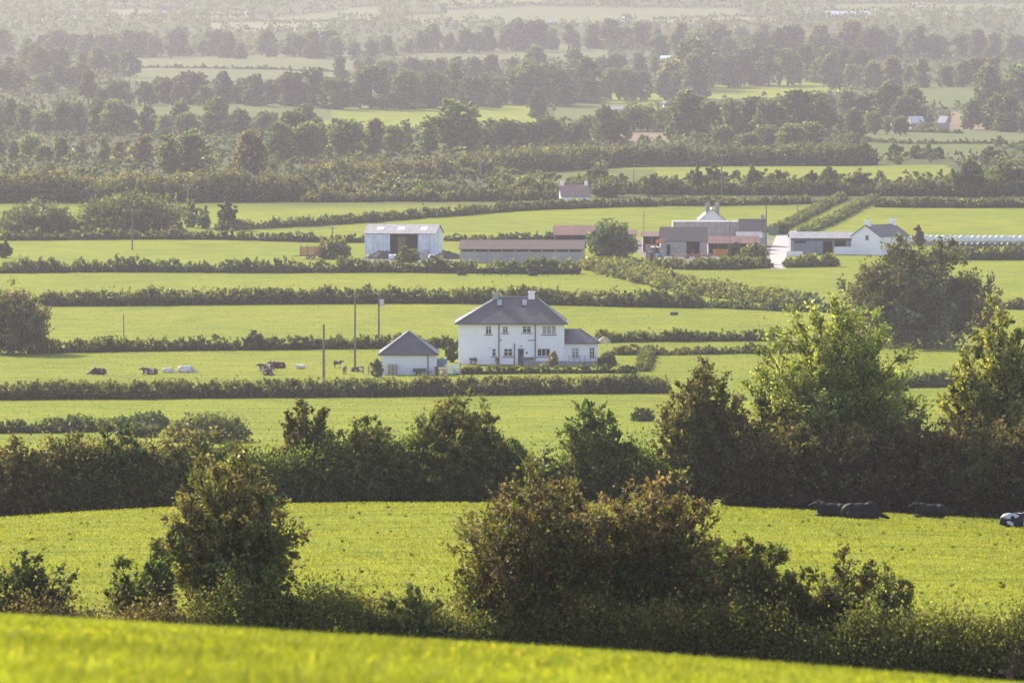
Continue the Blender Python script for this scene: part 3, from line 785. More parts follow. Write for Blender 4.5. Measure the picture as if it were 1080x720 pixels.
hh('bushy hedge in front of the narrow bright field on the right', [(600, 202), (700, 205), (850, 206), (1015, 207)], 15, 5, seed=97, cap=50000, pal=DARK, top_pal=MIDG, rough=.34)
hh('tall dark hedgerow at the back of the narrow bright field', [(492, 185), (560, 181), (640, 176.5), (760, 175), (872, 175), (925, 174)], 23, 6, seed=98, cap=60000, pal=DARK, top_pal=HAW, rough=.13, topfrac=.8)
hh('dark hedge stub at the right edge behind the bale field', [(985, 207), (1040, 207), (1100, 206)], 20, 5, seed=99, pal=DARK, top_pal=MIDG, rough=.25)
hh('thin hedge line inside the small fields below the brown field', [(905, 149), (960, 152), (1060, 152)], 4, 2.5, seed=100, rough=.4)
hh('low hedge in front of the small cottages on the right', [(945, 139), (985, 140), (1015, 141)], 4, 2.5, seed=101, rough=.35)
hh('thin hedge splitting the hazy pale field on the left', [(132, 72), (220, 72.5), (300, 74), (352, 76)], 3, 2.5, seed=102, rough=.5)
hh('small dark hedge on the edge of the hazy middle field', [(425, 115), (455, 114)], 5, 4, seed=103, rough=.2)
hh('clipped front garden hedge of the white house', [(478, 394.5), (560, 394), (672, 393.5)], 8.5, 1.2, seed=104, rough=.05, topfrac=.85)
hh('garden side hedge running back from the front hedge corner', [(677, 392), (681, 383), (684, 372)], 9, 1.4, seed=105, rough=.1)

# ------------------------------------------------------------------ single bushes and trees of the middle distance
def mid(label, px, py, pytop, wpx, seed, **k):
    p = hit(px, py)
    return bush(label, px, p[1], pytop, wpx, seed, **{**dict(leafpx=3.4, raggy=.12, stems=1, trunk_r=.22), **k})


T_ = dict(name='tree', cat_='tree', shape='dome')
mid('massive dark sycamore hiding the farm house garden', 962, 364, 262, 164, 201, pal=[((.085, .09, .036), 3), ((.068, .08, .03), 3), ((.11, .105, .042), 2)], base=.08, n_lobes=13, irr=.28, lobe=.26, trunk_r=.45, cap=60000, lai=3.4, **T_)
mid('grey-green willow standing in front of the massive sycamore', 972, 366, 288, 84, 202, pal=[((.15, .16, .085), 3), ((.12, .135, .065), 2)], base=.1, n_lobes=12, irr=.25, cap=26000, **T_)
mid('round dark tree at the end of the rust-roofed sheds', 645, 274, 233, 54, 203, pal=IVY + MIDG, base=.06, n_lobes=20, lobe=.36, cap=18000, **T_)
mid('big brown bush at the left edge beside the long hedges', 12, 373, 304, 86, 204, pal=HAW, top_pal=BROWN, n_lobes=24, lobe=.33, cap=40000)
mid('dark wide bush mass in the yellow-green left field', 138, 244, 217, 118, 205, pal=DARK, top_pal=None, n_lobes=24, lobe=.3, cap=24000)
mid('low dark bush left of the wide bush mass', 40, 245, 228, 90, 206, pal=DARK, top_pal=None, n_lobes=20, lobe=.3, cap=16000)
mid('ivy-covered stump beside the utility pole in the left field', 203, 240, 210, 12, 207, pal=IVY, base=.05, n_lobes=8, lobe=.7, cap=6000, **T_)
mid('small grey-green bush between the ivy stump and the ivy tree', 215, 241, 217, 14, 208, pal=MIDG, n_lobes=8, lobe=.5, cap=5000)
mid('ivy-covered tree with a crooked top in the left field', 240, 242, 209, 24, 209, pal=IVY, base=.05, n_lobes=10, lobe=.5, cap=9000, **T_)
mid('bush beside the red slatted trailer', 351, 273, 255, 42, 210, pal=MIDG, top_pal=SCRUB, n_lobes=12, cap=9000)
mid('small green bush growing in front of the hay barn', 430, 277, 262, 26, 211, pal=MIDG, n_lobes=10, cap=6000)
mid('round clipped evergreen bush in front of the farmyard', 775, 278, 256, 20, 212, pal=IVY, n_lobes=8, lobe=.6, cap=6000)
mid('pale leafy bush right of the clipped evergreen bush', 795, 279, 258, 34, 213, pal=SCRUB + MIDG, n_lobes=10, cap=8000)
mid('small dark conifer behind the farm house roof', 969, 268, 238, 18, 214, pal=DARK, n_lobes=8, lobe=.5, shape='cone', name='tree', cat_='tree', cap=5000, base=.1)
mid('thin sapling bush at the left edge by the thin hedge', 5, 272, 254, 16, 215, pal=MIDG, n_lobes=8, raggy=.4, cap=4000)
mid('lonely low bush in the field left of the purple-brown hawthorn', 678, 444, 433, 26, 216, pal=MIDG, n_lobes=8, cap=5000, dep=1.0)
mid('low bramble patch in the rough strip, with a taller sprig', 222, 466, 446, 84, 217, pal=HAW, top_pal=MIDG, n_lobes=16, lobe=.3, cap=16000)
mid('small bramble next to the bramble patch in the rough strip', 148, 461, 450, 42, 218, pal=DARK, n_lobes=10, cap=7000)
mid('clump of taller bush in the hedge left of the white garage', 268, 369, 350, 24, 219, pal=MIDG, n_lobes=8, cap=6000)
mid('round beige clipped shrub before the white house', 584, 387, 369.5, 10, 220, pal=[((.3, .24, .14), 3), ((.22, .19, .1), 2)], n_lobes=8, lobe=.75, cap=4000, stems=1, trunk_r=.06)
mid('reddish garden shrub at the end of the annexe', 640, 386, 374, 20, 221, pal=BROWN + SCRUB, n_lobes=10, cap=5000, trunk_r=.06)
mid('brown shrub against the left corner of the garage', 397, 398, 378, 14, 222, pal=SCRUB + BROWN, n_lobes=8, cap=4000, trunk_r=.06)
mid('dark shrub in the gap between garage and white house', 476, 382, 356, 14, 223, pal=IVY, n_lobes=8, cap=4000, trunk_r=.06)
mid('dark bush in the bottom corner by the lane gate', 823, 247, 236, 20, 224, pal=DARK, n_lobes=8, cap=5000)
# bushes along the hedge of the narrow bright field
for i, (px, py, pt, w, pal, lab) in enumerate([
        (735, 204, 176, 20, DARK, 'round dark bush beside the pole in the narrow field hedge'),
        (752, 203, 173, 24, MIDG, 'broad green bush just left of the pole in the narrow field hedge'),
        (795, 204, 177, 24, DARK, 'rounded dark bush right of the pole in the narrow field hedge'),
        (820, 204, 179, 22, HAW, 'browner bush midway along the narrow field hedge'),
        (856, 204, 181, 18, DARK, 'small dark bush in the narrow field hedge, before the widest one'),
        (875, 205, 176, 26, MIDG, 'widest green bush at the right part of the narrow field hedge'),
        (905, 205, 180, 36, HAW, 'low spreading brown bush near the end of the narrow field hedge'),
        (1021, 208, 167, 42, IVY, 'big dark round tree at the end of the narrow field'),
        (1060, 206, 172, 46, DARK, 'bulky dark bush at the right edge beyond the bale field'),
        (944, 167, 152, 17, MIDG, 'single round bush in the small field below the cottages'),
        (966, 168, 154, 14, MIDG, 'bush at the left of a clump of three in the small field'),
        (978, 168, 153, 12, DARK, 'bush in the middle of a clump of three in the small field'),
        (989, 168, 156, 12, MIDG, 'bush at the right of a clump of three in the small field'),
        (1045, 174, 155, 24, DARK, 'dark round bush at the right edge of the small field'),
        (902, 162, 141, 26, DARK, 'dark bush at the right end of the tall dark hedgerow'),
        (322, 204, 187, 26, HAW, 'rounded brownish bush at the end of the dark thicket band'),
        (455, 208, 195, 40, MIDG, 'spreading bush in the scrub below the poplars'),
        (560, 207, 190, 44, HAW, 'spreading brown bush left of the small red-roofed cottage'),
        (640, 208, 192, 34, MIDG, 'green bush right of the small red-roofed cottage'),
        (690, 207, 184, 30, HAW, 'brownish bush at the left end of the narrow field hedge'),
        (630, 192, 178, 26, DARK, 'dark bush at the left end of the narrow bright field')]):
    tr = px in (1021,)
    mid(lab, px, py, pt, w, 300 + i, pal=pal, top_pal=None, n_lobes=10, lobe=.45, cap=7000, lai=3.6, **(dict(T_, base=.1) if tr else {}))

# ------------------------------------------------------------------ far trees: one of each kind, then copies
def proto(kind, H, W, pal, seed, **k):
    r = plant('tree', 'x', (0, 0, 0), H, W, W * .95, k.pop('base', .0) * H, pal, k.pop('n_lobes', 18), k.pop('lobe', .4), k.pop('leaf', 1.0), k.pop('lai', 3.2), seed, k.pop('shape', 'dome'), k.pop('up', .35), None, 1, .028 * H, 8, 0.0, None, 'tree', limbs=7, cap=9000, twiggy=False)
    r['_used'] = 0
    r.name = 'tree'
    return [kind, r, H, W]


G1 = [((.085, .108, .042), 4), ((.105, .125, .05), 3), ((.07, .09, .036), 2)]
G2 = [((.105, .135, .05), 4), ((.13, .15, .058), 2), ((.085, .11, .042), 2)]
G3 = [((.13, .165, .055), 3), ((.155, .175, .06), 2), ((.11, .14, .046), 2)]
G4 = [((.15, .125, .062), 3), ((.13, .12, .056), 3)]
G1, G2, G3, G4 = (sc(g, 1.12) for g in (G1, G2, G3, G4))
PROTO = {
    'broad dark': proto('broad dark', 12, 12.5, G1, 501, n_lobes=12, lobe=.42),
    'rounded dark': proto('rounded dark', 12, 9.5, G1, 502, n_lobes=9, lobe=.5),
    'rounded green': proto('rounded green', 12, 9.0, G2, 503, n_lobes=11, lobe=.45),
    'uneven green': proto('uneven green', 12, 10.5, G2, 504, n_lobes=16, lobe=.36, lai=3.0),
    'narrow green': proto('narrow green', 13, 5.5, G3, 505, n_lobes=18, lobe=.55, shape='tall', base=.02),
    'pale green': proto('pale green', 11, 9.5, G3, 506, n_lobes=12, lobe=.42),
    'brownish': proto('brownish', 11, 9.0, G4, 507, n_lobes=11, lobe=.45),
    'tall dark': proto('tall dark', 14, 8.0, G1, 508, n_lobes=20, lobe=.42, shape='tall', base=.0),
}
_used = set()
DK = [('broad dark', 3), ('rounded dark', 4), ('tall dark', 3), ('rounded green', 2), ('uneven green', 2)]
MX = [('rounded dark', 2), ('rounded green', 3), ('uneven green', 3), ('broad dark', 2), ('pale green', 1), ('brownish', 1)]
LT = [('pale green', 3), ('rounded green', 2), ('uneven green', 2), ('brownish', 1), ('narrow green', 1)]
NTREE = [0]


def row(phrase, pts, n, hpx, kinds, seed, jy=2.0, wide=1.0):
    """a row of single trees along a line of picture points on the land"""
    rng = random.Random(seed)
    pts = np.array(pts, float)
    t = np.linspace(0, 1, n)
    s = np.linspace(0, len(pts) - 1, len(pts))
    xs = np.interp(t * (len(pts) - 1), s, pts[:, 0]); ys = np.interp(t * (len(pts) - 1), s, pts[:, 1])
    gap = (pts[-1, 0] - pts[0, 0]) / max(1, n - 1)
    items = sorted([(x + rng.uniform(-.35, .35) * gap, y + rng.uniform(-jy, jy)) for x, y in zip(xs, ys)])
    for i, (px, py) in enumerate(items):
        kind = rng.choices([k for k, _ in kinds], [w for _, w in kinds])[0]
        p = hit(px, py)
        H = rng.uniform(*hpx) * (rng.uniform(.72, 1.14) if n > 2 else 1) / ppm(p[1])
        _, r, h0, w0 = PROTO[kind]
        lab = f'{kind} tree, {ORD[i + 1]} from left in {phrase}' if n > 1 else f'{kind} tree {phrase}'
        put_tree(kind, p, H, lab, 'trees of the ' + phrase if n > 1 else None, rng, wide)


def put_tree(kind, p, H, lab, group, rng, wide=1.0):
    _, r, h0, w0 = PROTO[kind]
    sz = H / h0; sx = sz * rng.uniform(.95, 1.5) * wide; rz = rng.uniform(0, 6.28)
    NTREE[0] += 1
    if kind not in _used:
        _used.add(kind)
        r.location = [float(v) for v in p]; r.scale = (sx, sx, sz); r.rotation_euler = (0, 0, rz); r['label'] = lab
        if group: r['group'] = group
        return r
    return clone(r, p, lab, group, sx, sz, rz)


row('row above the hazy pale split field', [(132, 61), (350, 60)], 15, (22, 31), DK, 1)
row('upper wood at the left edge', [(-8, 58), (128, 60)], 9, (22, 28), MX, 2)
row('middle wood at the left edge', [(-6, 78), (135, 80)], 9, (24, 30), DK, 3)
row('lower wood at the left edge', [(-6, 97), (90, 96)], 7, (24, 32), DK, 4)
row('dark row under the hazy pale split field', [(92, 111), (345, 110)], 19, (24, 36), DK, 5)
row('row between dark thicket and strip field', [(-6, 140), (120, 142), (235, 146), (350, 150)], 22, (30, 38), MX, 6)
row('brown and green cluster at the left edge', [(-6, 172), (150, 176)], 9, (26, 36), LT + [('brownish', 3)], 7)
row('pair of tall trees above the dark thicket', [(183, 188), (210, 188)], 2, (48, 52), [('narrow green', 1), ('rounded green', 1)], 8, wide=.95)
row('with bronze tint above the end of the dark thicket', [(266, 194)], 1, (52, 54), [('brownish', 1)], 9, wide=1.05)
row('row left of the poplars', [(292, 172), (350, 168), (430, 163)], 9, (38, 46), LT, 10)
row('hazy centre row above the strip field', [(358, 115), (560, 111)], 13, (32, 42), DK, 11)
row('back rank of the hazy centre row', [(358, 90), (560, 84)], 12, (26, 34), MX, 12)
row('woodland right of the hazy centre row', [(566, 110), (735, 104)], 10, (34, 46), MX, 13)
row('back rank of the central woodland', [(566, 82), (740, 78)], 9, (22, 30), DK, 14)
row('dark shelter belt near the hilltop fields', [(438, 56), (690, 51)], 17, (24, 31), DK, 15, jy=1)
row('hazy slope left of the shelter belt', [(335, 62), (435, 58)], 6, (18, 25), MX, 16)
row('hazy grove right of the shelter belt', [(695, 60), (765, 57)], 5, (26, 33), MX, 17)
row('poplar group over the bramble hedge', [(457, 170), (494, 168)], 3, (58, 62), [('narrow green', 1)], 18, wide=1.15)
row('mixed cluster left of the brown strip', [(505, 160), (655, 152)], 11, (30, 44), MX, 19)
row('standing in front of the strip field', [(524, 113)], 1, (25, 26), [('rounded dark', 1)], 20)
row('standing at the corner of the strip field', [(567, 124)], 1, (30, 31), [('rounded dark', 1)], 21)
row('big dark wood above the sloping field', [(728, 96), (800, 90), (905, 85)], 12, (38, 50), DK, 22)
row('middle rank of the wood above the sloping field', [(730, 64), (955, 62)], 13, (28, 36), MX, 23)
row('back rank of the wood above the sloping field', [(735, 46), (965, 44)], 10, (16, 23), MX, 24)
row('wood at the right above the small pale field', [(878, 93), (960, 92), (1048, 91)], 11, (30, 37), MX + DK, 25)
row('hazy rank behind the right wood', [(955, 62), (1085, 62)], 8, (26, 33), DK, 26)
row('right edge wood, topmost rank', [(1040, 112), (1088, 112)], 3, (38, 46), MX, 27)
row('right edge wood, lowest rank', [(1030, 138), (1088, 140)], 4, (32, 42), MX, 28)
row('bushy row left of the pink house', [(645, 140), (702, 138)], 4, (28, 34), LT, 29)
row('feathery row over the tall dark hedgerow', [(716, 148), (860, 146)], 9, (42, 52), [('brownish', 2), ('uneven green', 3), ('rounded green', 2)], 30)
row('yellowish row above the tall dark hedgerow', [(770, 160), (860, 158)], 5, (28, 34), [('pale green', 1)], 31)
row('dark row left of the small cottages', [(880, 126), (965, 132)], 7, (34, 44), MX, 32)
row('low row in front of the small cottages', [(868, 146), (950, 141)], 6, (22, 28), LT, 33)

# the far woods that read as one mass
def far_woods():
    rng = np.random.default_rng(900)
    polys = [poly_world(p) for c, p in FIELDS]
    parts = []
    spots = []
    for py in np.concatenate([np.linspace(-9, 34, 17), np.linspace(38, 54, 4)]):
        for px in np.arange(-140, 1225, 11):
            spots.append((px + rng.uniform(-6, 6), py + rng.uniform(-2, 2), rng.uniform(8, 15)))
    # hedges with trees along the borders of the top fields
    for c, poly in FIELDS:
        if max(p[1] for p in poly) < 35:
            for a, b in zip(poly, poly[1:] + poly[:1]):
                for t in np.linspace(0, 1, max(2, int(abs(a[0] - b[0]) / 4))):
                    spots.append((a[0] + t * (b[0] - a[0]), a[1] + t * (b[1] - a[1]), -rng.uniform(2.5, 5.5)))
    for px, py, h in spots:
        p = hit(px, py); x = np.array([p[0]]); y = np.array([p[1]])
        H = abs(h) / ppm(p[1]); W = H * rng.uniform(.8, 1.15)
        y_front = y - H * .2
        if h > 0 and any(inside(P, x, y)[0] for P in polys): continue
        n = 10 if h > 0 else 5
        pal = [G1, G2, G4, G1][rng.integers(4)]
        (v, q, t), _, _ = crown_geo(rng, H, W, W, .1 * H, n, .45, 26 if h > 0 else 10, 6, 1.9 / ppm(p[1]), pal)
        parts.append((v + p, q, t))
    V, Q, T = cat(parts)
    o = obj('distant_woodland', make_mesh('woods', V, Q, T), MLEAF)
    tag(o, 'pale hazy woods and hedges covering the far hillside', 'woodland', kind='stuff')


far_woods()


def undergrowth():
    """bushes and scrub filling the ground between the far trees"""
    rng = np.random.default_rng(901)
    polys = [poly_world(p) for c, p in FIELDS]
    pv = []
    for k in range(6):
        H = 1.0
        (v, q, t), _, _ = crown_geo(rng, 1.0, 1.7, 1.7, 0, 7, .5, 16, 5, .34, [G1, G1, G2, G4, DARK, HAW][k], shape='dome')
        pv.append((v, q, t))
    parts = []
    for py in np.geomspace(48, 198, 46):
        for px in np.arange(-120, 1205, 9):
            x0, y0 = px + rng.uniform(-6, 6), py + rng.uniform(-2, 2)
            p = hit(x0, y0)
            if p[1] < 1345: continue
            x = np.array([p[0]]); y = np.array([p[1]])
            if any(inside(P, x, y)[0] or inside(P, x, y + 12)[0] for P in polys): continue
            s = rng.uniform(1.5, 4.0)
            v, q, t = pv[rng.integers(6)]
            a = rng.uniform(0, 6.28); c, sn = math.cos(a), math.sin(a)
            vv = v * [s * rng.uniform(.9, 1.6), s, s]; vv = np.stack([vv[:, 0] * c - vv[:, 1] * sn, vv[:, 0] * sn + vv[:, 1] * c, vv[:, 2]], 1)
            parts.append((vv + p, q, t * rng.uniform(.75, 1.25)))
    V, Q, T = cat(parts)
    o = obj('undergrowth', make_mesh('scrub', V, Q, T), MLEAF)
    tag(o, 'dull green scrub and undergrowth between the far trees', 'undergrowth', kind='stuff')


undergrowth()

# ------------------------------------------------------------------ building materials
WHITE = plain('white_render', (.86, .80, .79), rough=.85, spec=.2, noise=.05, scale=2.0, bump=.15, streak=((.58, .57, .54), .22))
WHITE2 = plain('white_render_weathered', (.76, .715, .70), rough=.85, spec=.2, noise=.08, scale=2.0, bump=.15, streak=((.45, .45, .42), .4))
TRIMW = plain('white_paint', (.78, .78, .77), rough=.5, noise=.04)
DKTRIM = plain('dark_grey_paint', (.06, .06, .065), rough=.5, noise=.1)
GLASS = plain('dark_glass', (.025, .028, .032), rough=.06, spec=.8, noise=.1)
CURT = plain('curtained_glass', (.32, .31, .29), rough=.12, spec=.7, noise=.25, scale=5)
SLATE = slate('grey_slate', (.10, .088, .078), rough=.6)
SLATED = slate('dark_slate', (.06, .062, .07), rough=.4)
RUSTR = slate('rusty_sheet_roof', (.075, .034, .027), rough=.85, corr=True)
REDR = slate('red_sheet_roof', (.2, .085, .065), rough=.85, corr=True)
GREYR = slate('grey_sheet_roof', (.19, .19, .2), rough=.7, corr=True)
BROWNR = slate('old_brown_roof', (.075, .062, .055), rough=.9)
BLUEW = slate('pale_blue_sheet', (.66, .70, .74), rough=.5, corr=True)
GREYW = slate('grey_sheet', (.2, .215, .23), rough=.6, corr=True)
FADED = slate('faded_pinkish_sheet', (.42, .35, .29), rough=.75, corr=True)
BLOCK = plain('concrete_block', (.34, .32, .29), rough=.9, noise=.2, scale=1.2, bump=.3, streak=((.16, .15, .13), .5))
PINKB = plain('pinkish_block', (.36, .25, .2), rough=.9, noise=.2)
INSIDE = plain('shade_and_heap_brown', (.07, .06, .055), rough=.95, noise=.3)  # dark brown: shade painted inside the sheds, own colour of the heaps
STONE = plain('stone', (.3, .28, .25), rough=.9, noise=.3, scale=3, bump=.6)
WOOD = plain('weathered_timber', (.17, .145, .12), rough=.9, noise=.3, scale=5)
CONC = plain('lane_concrete', (.33, .3, .26), rough=.9, noise=.18, scale=.8, bump=.2)
RUBBER = plain('tyre_rubber', (.025, .025, .026), rough=.8)
ORANGE = plain('orange_paint', (.5, .17, .04), rough=.45, noise=.2)
REDP = plain('faded_red_paint', (.36, .1, .07), rough=.6, noise=.3)
BLUEP = plain('blue_paint', (.12, .22, .36), rough=.4, noise=.15)
YELP = plain('yellow_paint', (.5, .36, .08), rough=.5, noise=.2)
STEEL = plain('galvanised_steel', (.45, .46, .47), rough=.4, metal=.6, noise=.1)
CERAM = plain('pale_insulator', (.6, .58, .55), rough=.25)
WRAP = plain('white_bale_wrap', (.75, .75, .76), rough=.3, noise=.06)
WRAPD = plain('black_bale_wrap', (.05, .05, .055), rough=.3, noise=.2)
TANKM = plain('blue_green_plastic', (.16, .25, .29), rough=.5, noise=.12)
TERRA = plain('clay_pot', (.35, .2, .13), rough=.7)


def walls(name, parent, m, x0, x1, y0, y1, z1, openings=(), depth=.22, z0=-.6, gable=None, open_front=False):
    """four outer walls; openings (u0,u1,v0,v1) are cut through the front one and get real reveals. gable: (axis, ridge height)"""
    V, Fc = [], []
    def q(a, b, c, d):
        n = len(V); V.extend([a, b, c, d]); Fc.append((n, n + 1, n + 2, n + 3))
    if not open_front:
        xs = sorted({x0, x1, *[o[0] for o in openings], *[o[1] for o in openings]}); zs = sorted({z0, z1, *[o[2] for o in openings], *[o[3] for o in openings]})
        for i in range(len(xs) - 1):
            for j in range(len(zs) - 1):
                cx, cz = (xs[i] + xs[i + 1]) / 2, (zs[j] + zs[j + 1]) / 2
                if any(o[0] < cx < o[1] and o[2] < cz < o[3] for o in openings): continue
                q((xs[i], y0, zs[j]), (xs[i + 1], y0, zs[j]), (xs[i + 1], y0, zs[j + 1]), (xs[i], y0, zs[j + 1]))
        for a, b, c, d in openings:
            e = y0 + depth
            q((a, y0, c), (a, y0, d), (a, e, d), (a, e, c)); q((b, y0, d), (b, y0, c), (b, e, c), (b, e, d))
            q((a, y0, d), (b, y0, d), (b, e, d), (a, e, d)); q((b, y0, c), (a, y0, c), (a, e, c), (b, e, c))
    q((x1, y0, z0), (x1, y1, z0), (x1, y1, z1), (x1, y0, z1)); q((x0, y1, z0), (x0, y0, z0), (x0, y0, z1), (x0, y1, z1))
    q((x1, y1, z0), (x0, y1, z0), (x0, y1, z1), (x1, y1, z1))
    if gable:
        ax, zr = gable
        n = len(V)
        if ax == 'x':
            ym = (y0 + y1) / 2
            V.extend([(x0, y0, z1), (x0, y1, z1), (x0, ym, zr), (x1, y0, z1), (x1, y1, z1), (x1, ym, zr)]); Fc.extend([(n, n + 2, n + 1), (n + 3, n + 4, n + 5)])
        else:
            xm = (x0 + x1) / 2
            V.extend([(x0, y0, z1), (x1, y0, z1), (xm, y0, zr), (x0, y1, z1), (x1, y1, z1), (xm, y1, zr)]); Fc.extend([(n, n + 1, n + 2), (n + 3, n + 5, n + 4)])
    return pmesh(name, V, Fc, m, parent)


def thick(name, parent, m, polys, t=.12):
    """roof planes with thickness"""
    V, Fc = [], []
    for P in polys:
        P = np.array(P, float); n = np.cross(P[1] - P[0], P[2] - P[0]); n /= np.linalg.norm(n)
        if n[2] < 0: P = P[::-1]; n = -n
        k = len(P); b = len(V)
        V += [tuple(p) for p in P] + [tuple(p - n * t) for p in P]
        Fc += [tuple(range(b, b + k)), tuple(range(b + 2 * k - 1, b + k - 1, -1))] + [(b + i, b + k + i, b + k + (i + 1) % k, b + (i + 1) % k) for i in range(k)]
    return pmesh(name, V, Fc, m, parent)


def gable_roof(parent, m, x0, x1, y0, y1, z, zr, axis='x', ov=.25, name='roof', t=.12):
    if axis == 'x':
        ym = (y0 + y1) / 2; sl = (zr - z) / (ym - y0); e = z - ov * sl
        return thick(name, parent, m, [[(x0 - ov, y0 - ov, e + .05), (x1 + ov, y0 - ov, e + .05), (x1 + ov, ym, zr + .05), (x0 - ov, ym, zr + .05)],
                                       [(x0 - ov, y1 + ov, e + .05), (x1 + ov, y1 + ov, e + .05), (x1 + ov, ym + .002, zr + .048), (x0 - ov, ym + .002, zr + .048)]], t)
    xm = (x0 + x1) / 2; sl = (zr - z) / (xm - x0); e = z - ov * sl
    return thick(name, parent, m, [[(x0 - ov, y0 - ov, e + .05), (x0 - ov, y1 + ov, e + .05), (xm, y1 + ov, zr + .05), (xm, y0 - ov, zr + .05)],
                                   [(x1 + ov, y0 - ov, e + .05), (x1 + ov, y1 + ov, e + .05), (xm + .002, y1 + ov, zr + .048), (xm + .002, y0 - ov, zr + .048)]], t)


def hip_roof(parent, m, x0, x1, y0, y1, z, zr, rx0, rx1, ov=.35, name='roof'):
    ym = (y0 + y1) / 2
    a, b, c, d = (x0 - ov, y0 - ov, z), (x1 + ov, y0 - ov, z), (x1 + ov, y1 + ov, z), (x0 - ov, y1 + ov, z)
    r0, r1 = (rx0, ym, zr), (rx1, ym, zr)
    return thick(name, parent, m, [[a, b, r1, r0], [b, c, r1], [c, d, r0, r1], [d, a, r0]] if rx1 - rx0 > .05 else [[a, b, r0], [b, c, r0], [c, d, r0], [d, a, r0]], .1)


def window(parent, u0, u1, v0, v1, y0=0.0, bars=1, trans=.3, glass=GLASS, sill=True, name='window', sillm=DKTRIM, depth=.14, rows=0):
    f = MB(); w = .07; ya, yb = y0 + depth, y0 + depth + .06
    f.box(u0, u0 + w, ya, yb, v0, v1).box(u1 - w, u1, ya, yb, v0, v1).box(u0 + w, u1 - w, ya, yb, v0, v0 + w).box(u0 + w, u1 - w, ya, yb, v1 - w, v1)
    for i in range(bars):
        x = u0 + (u1 - u0) * (i + 1) / (bars + 1); f.box(x - .035, x + .035, ya + .003, yb - .003, v0 + w, v1 - w)
    if trans:
        z = v1 - (v1 - v0) * trans; f.box(u0 + w, u1 - w, ya + .006, yb - .006, z - .03, z + .03)
    fr = f.build(name, TRIMW, parent)
    MB().box(u0 + .01, u1 - .01, y0 + depth + .025, y0 + depth + .035, v0 + .01, v1 - .01).build('pane', glass, fr)
    if sill: MB().box(u0 - .14, u1 + .14, y0 - .09, y0 + depth - .004, v0 - .11, v0 - .003).build('sill', sillm, fr)
    return fr


def pipe(parent, pts, r=.055, m=DKTRIM, name='downpipe'):
    return MB().tube(pts, r, 8).build(name, m, parent)


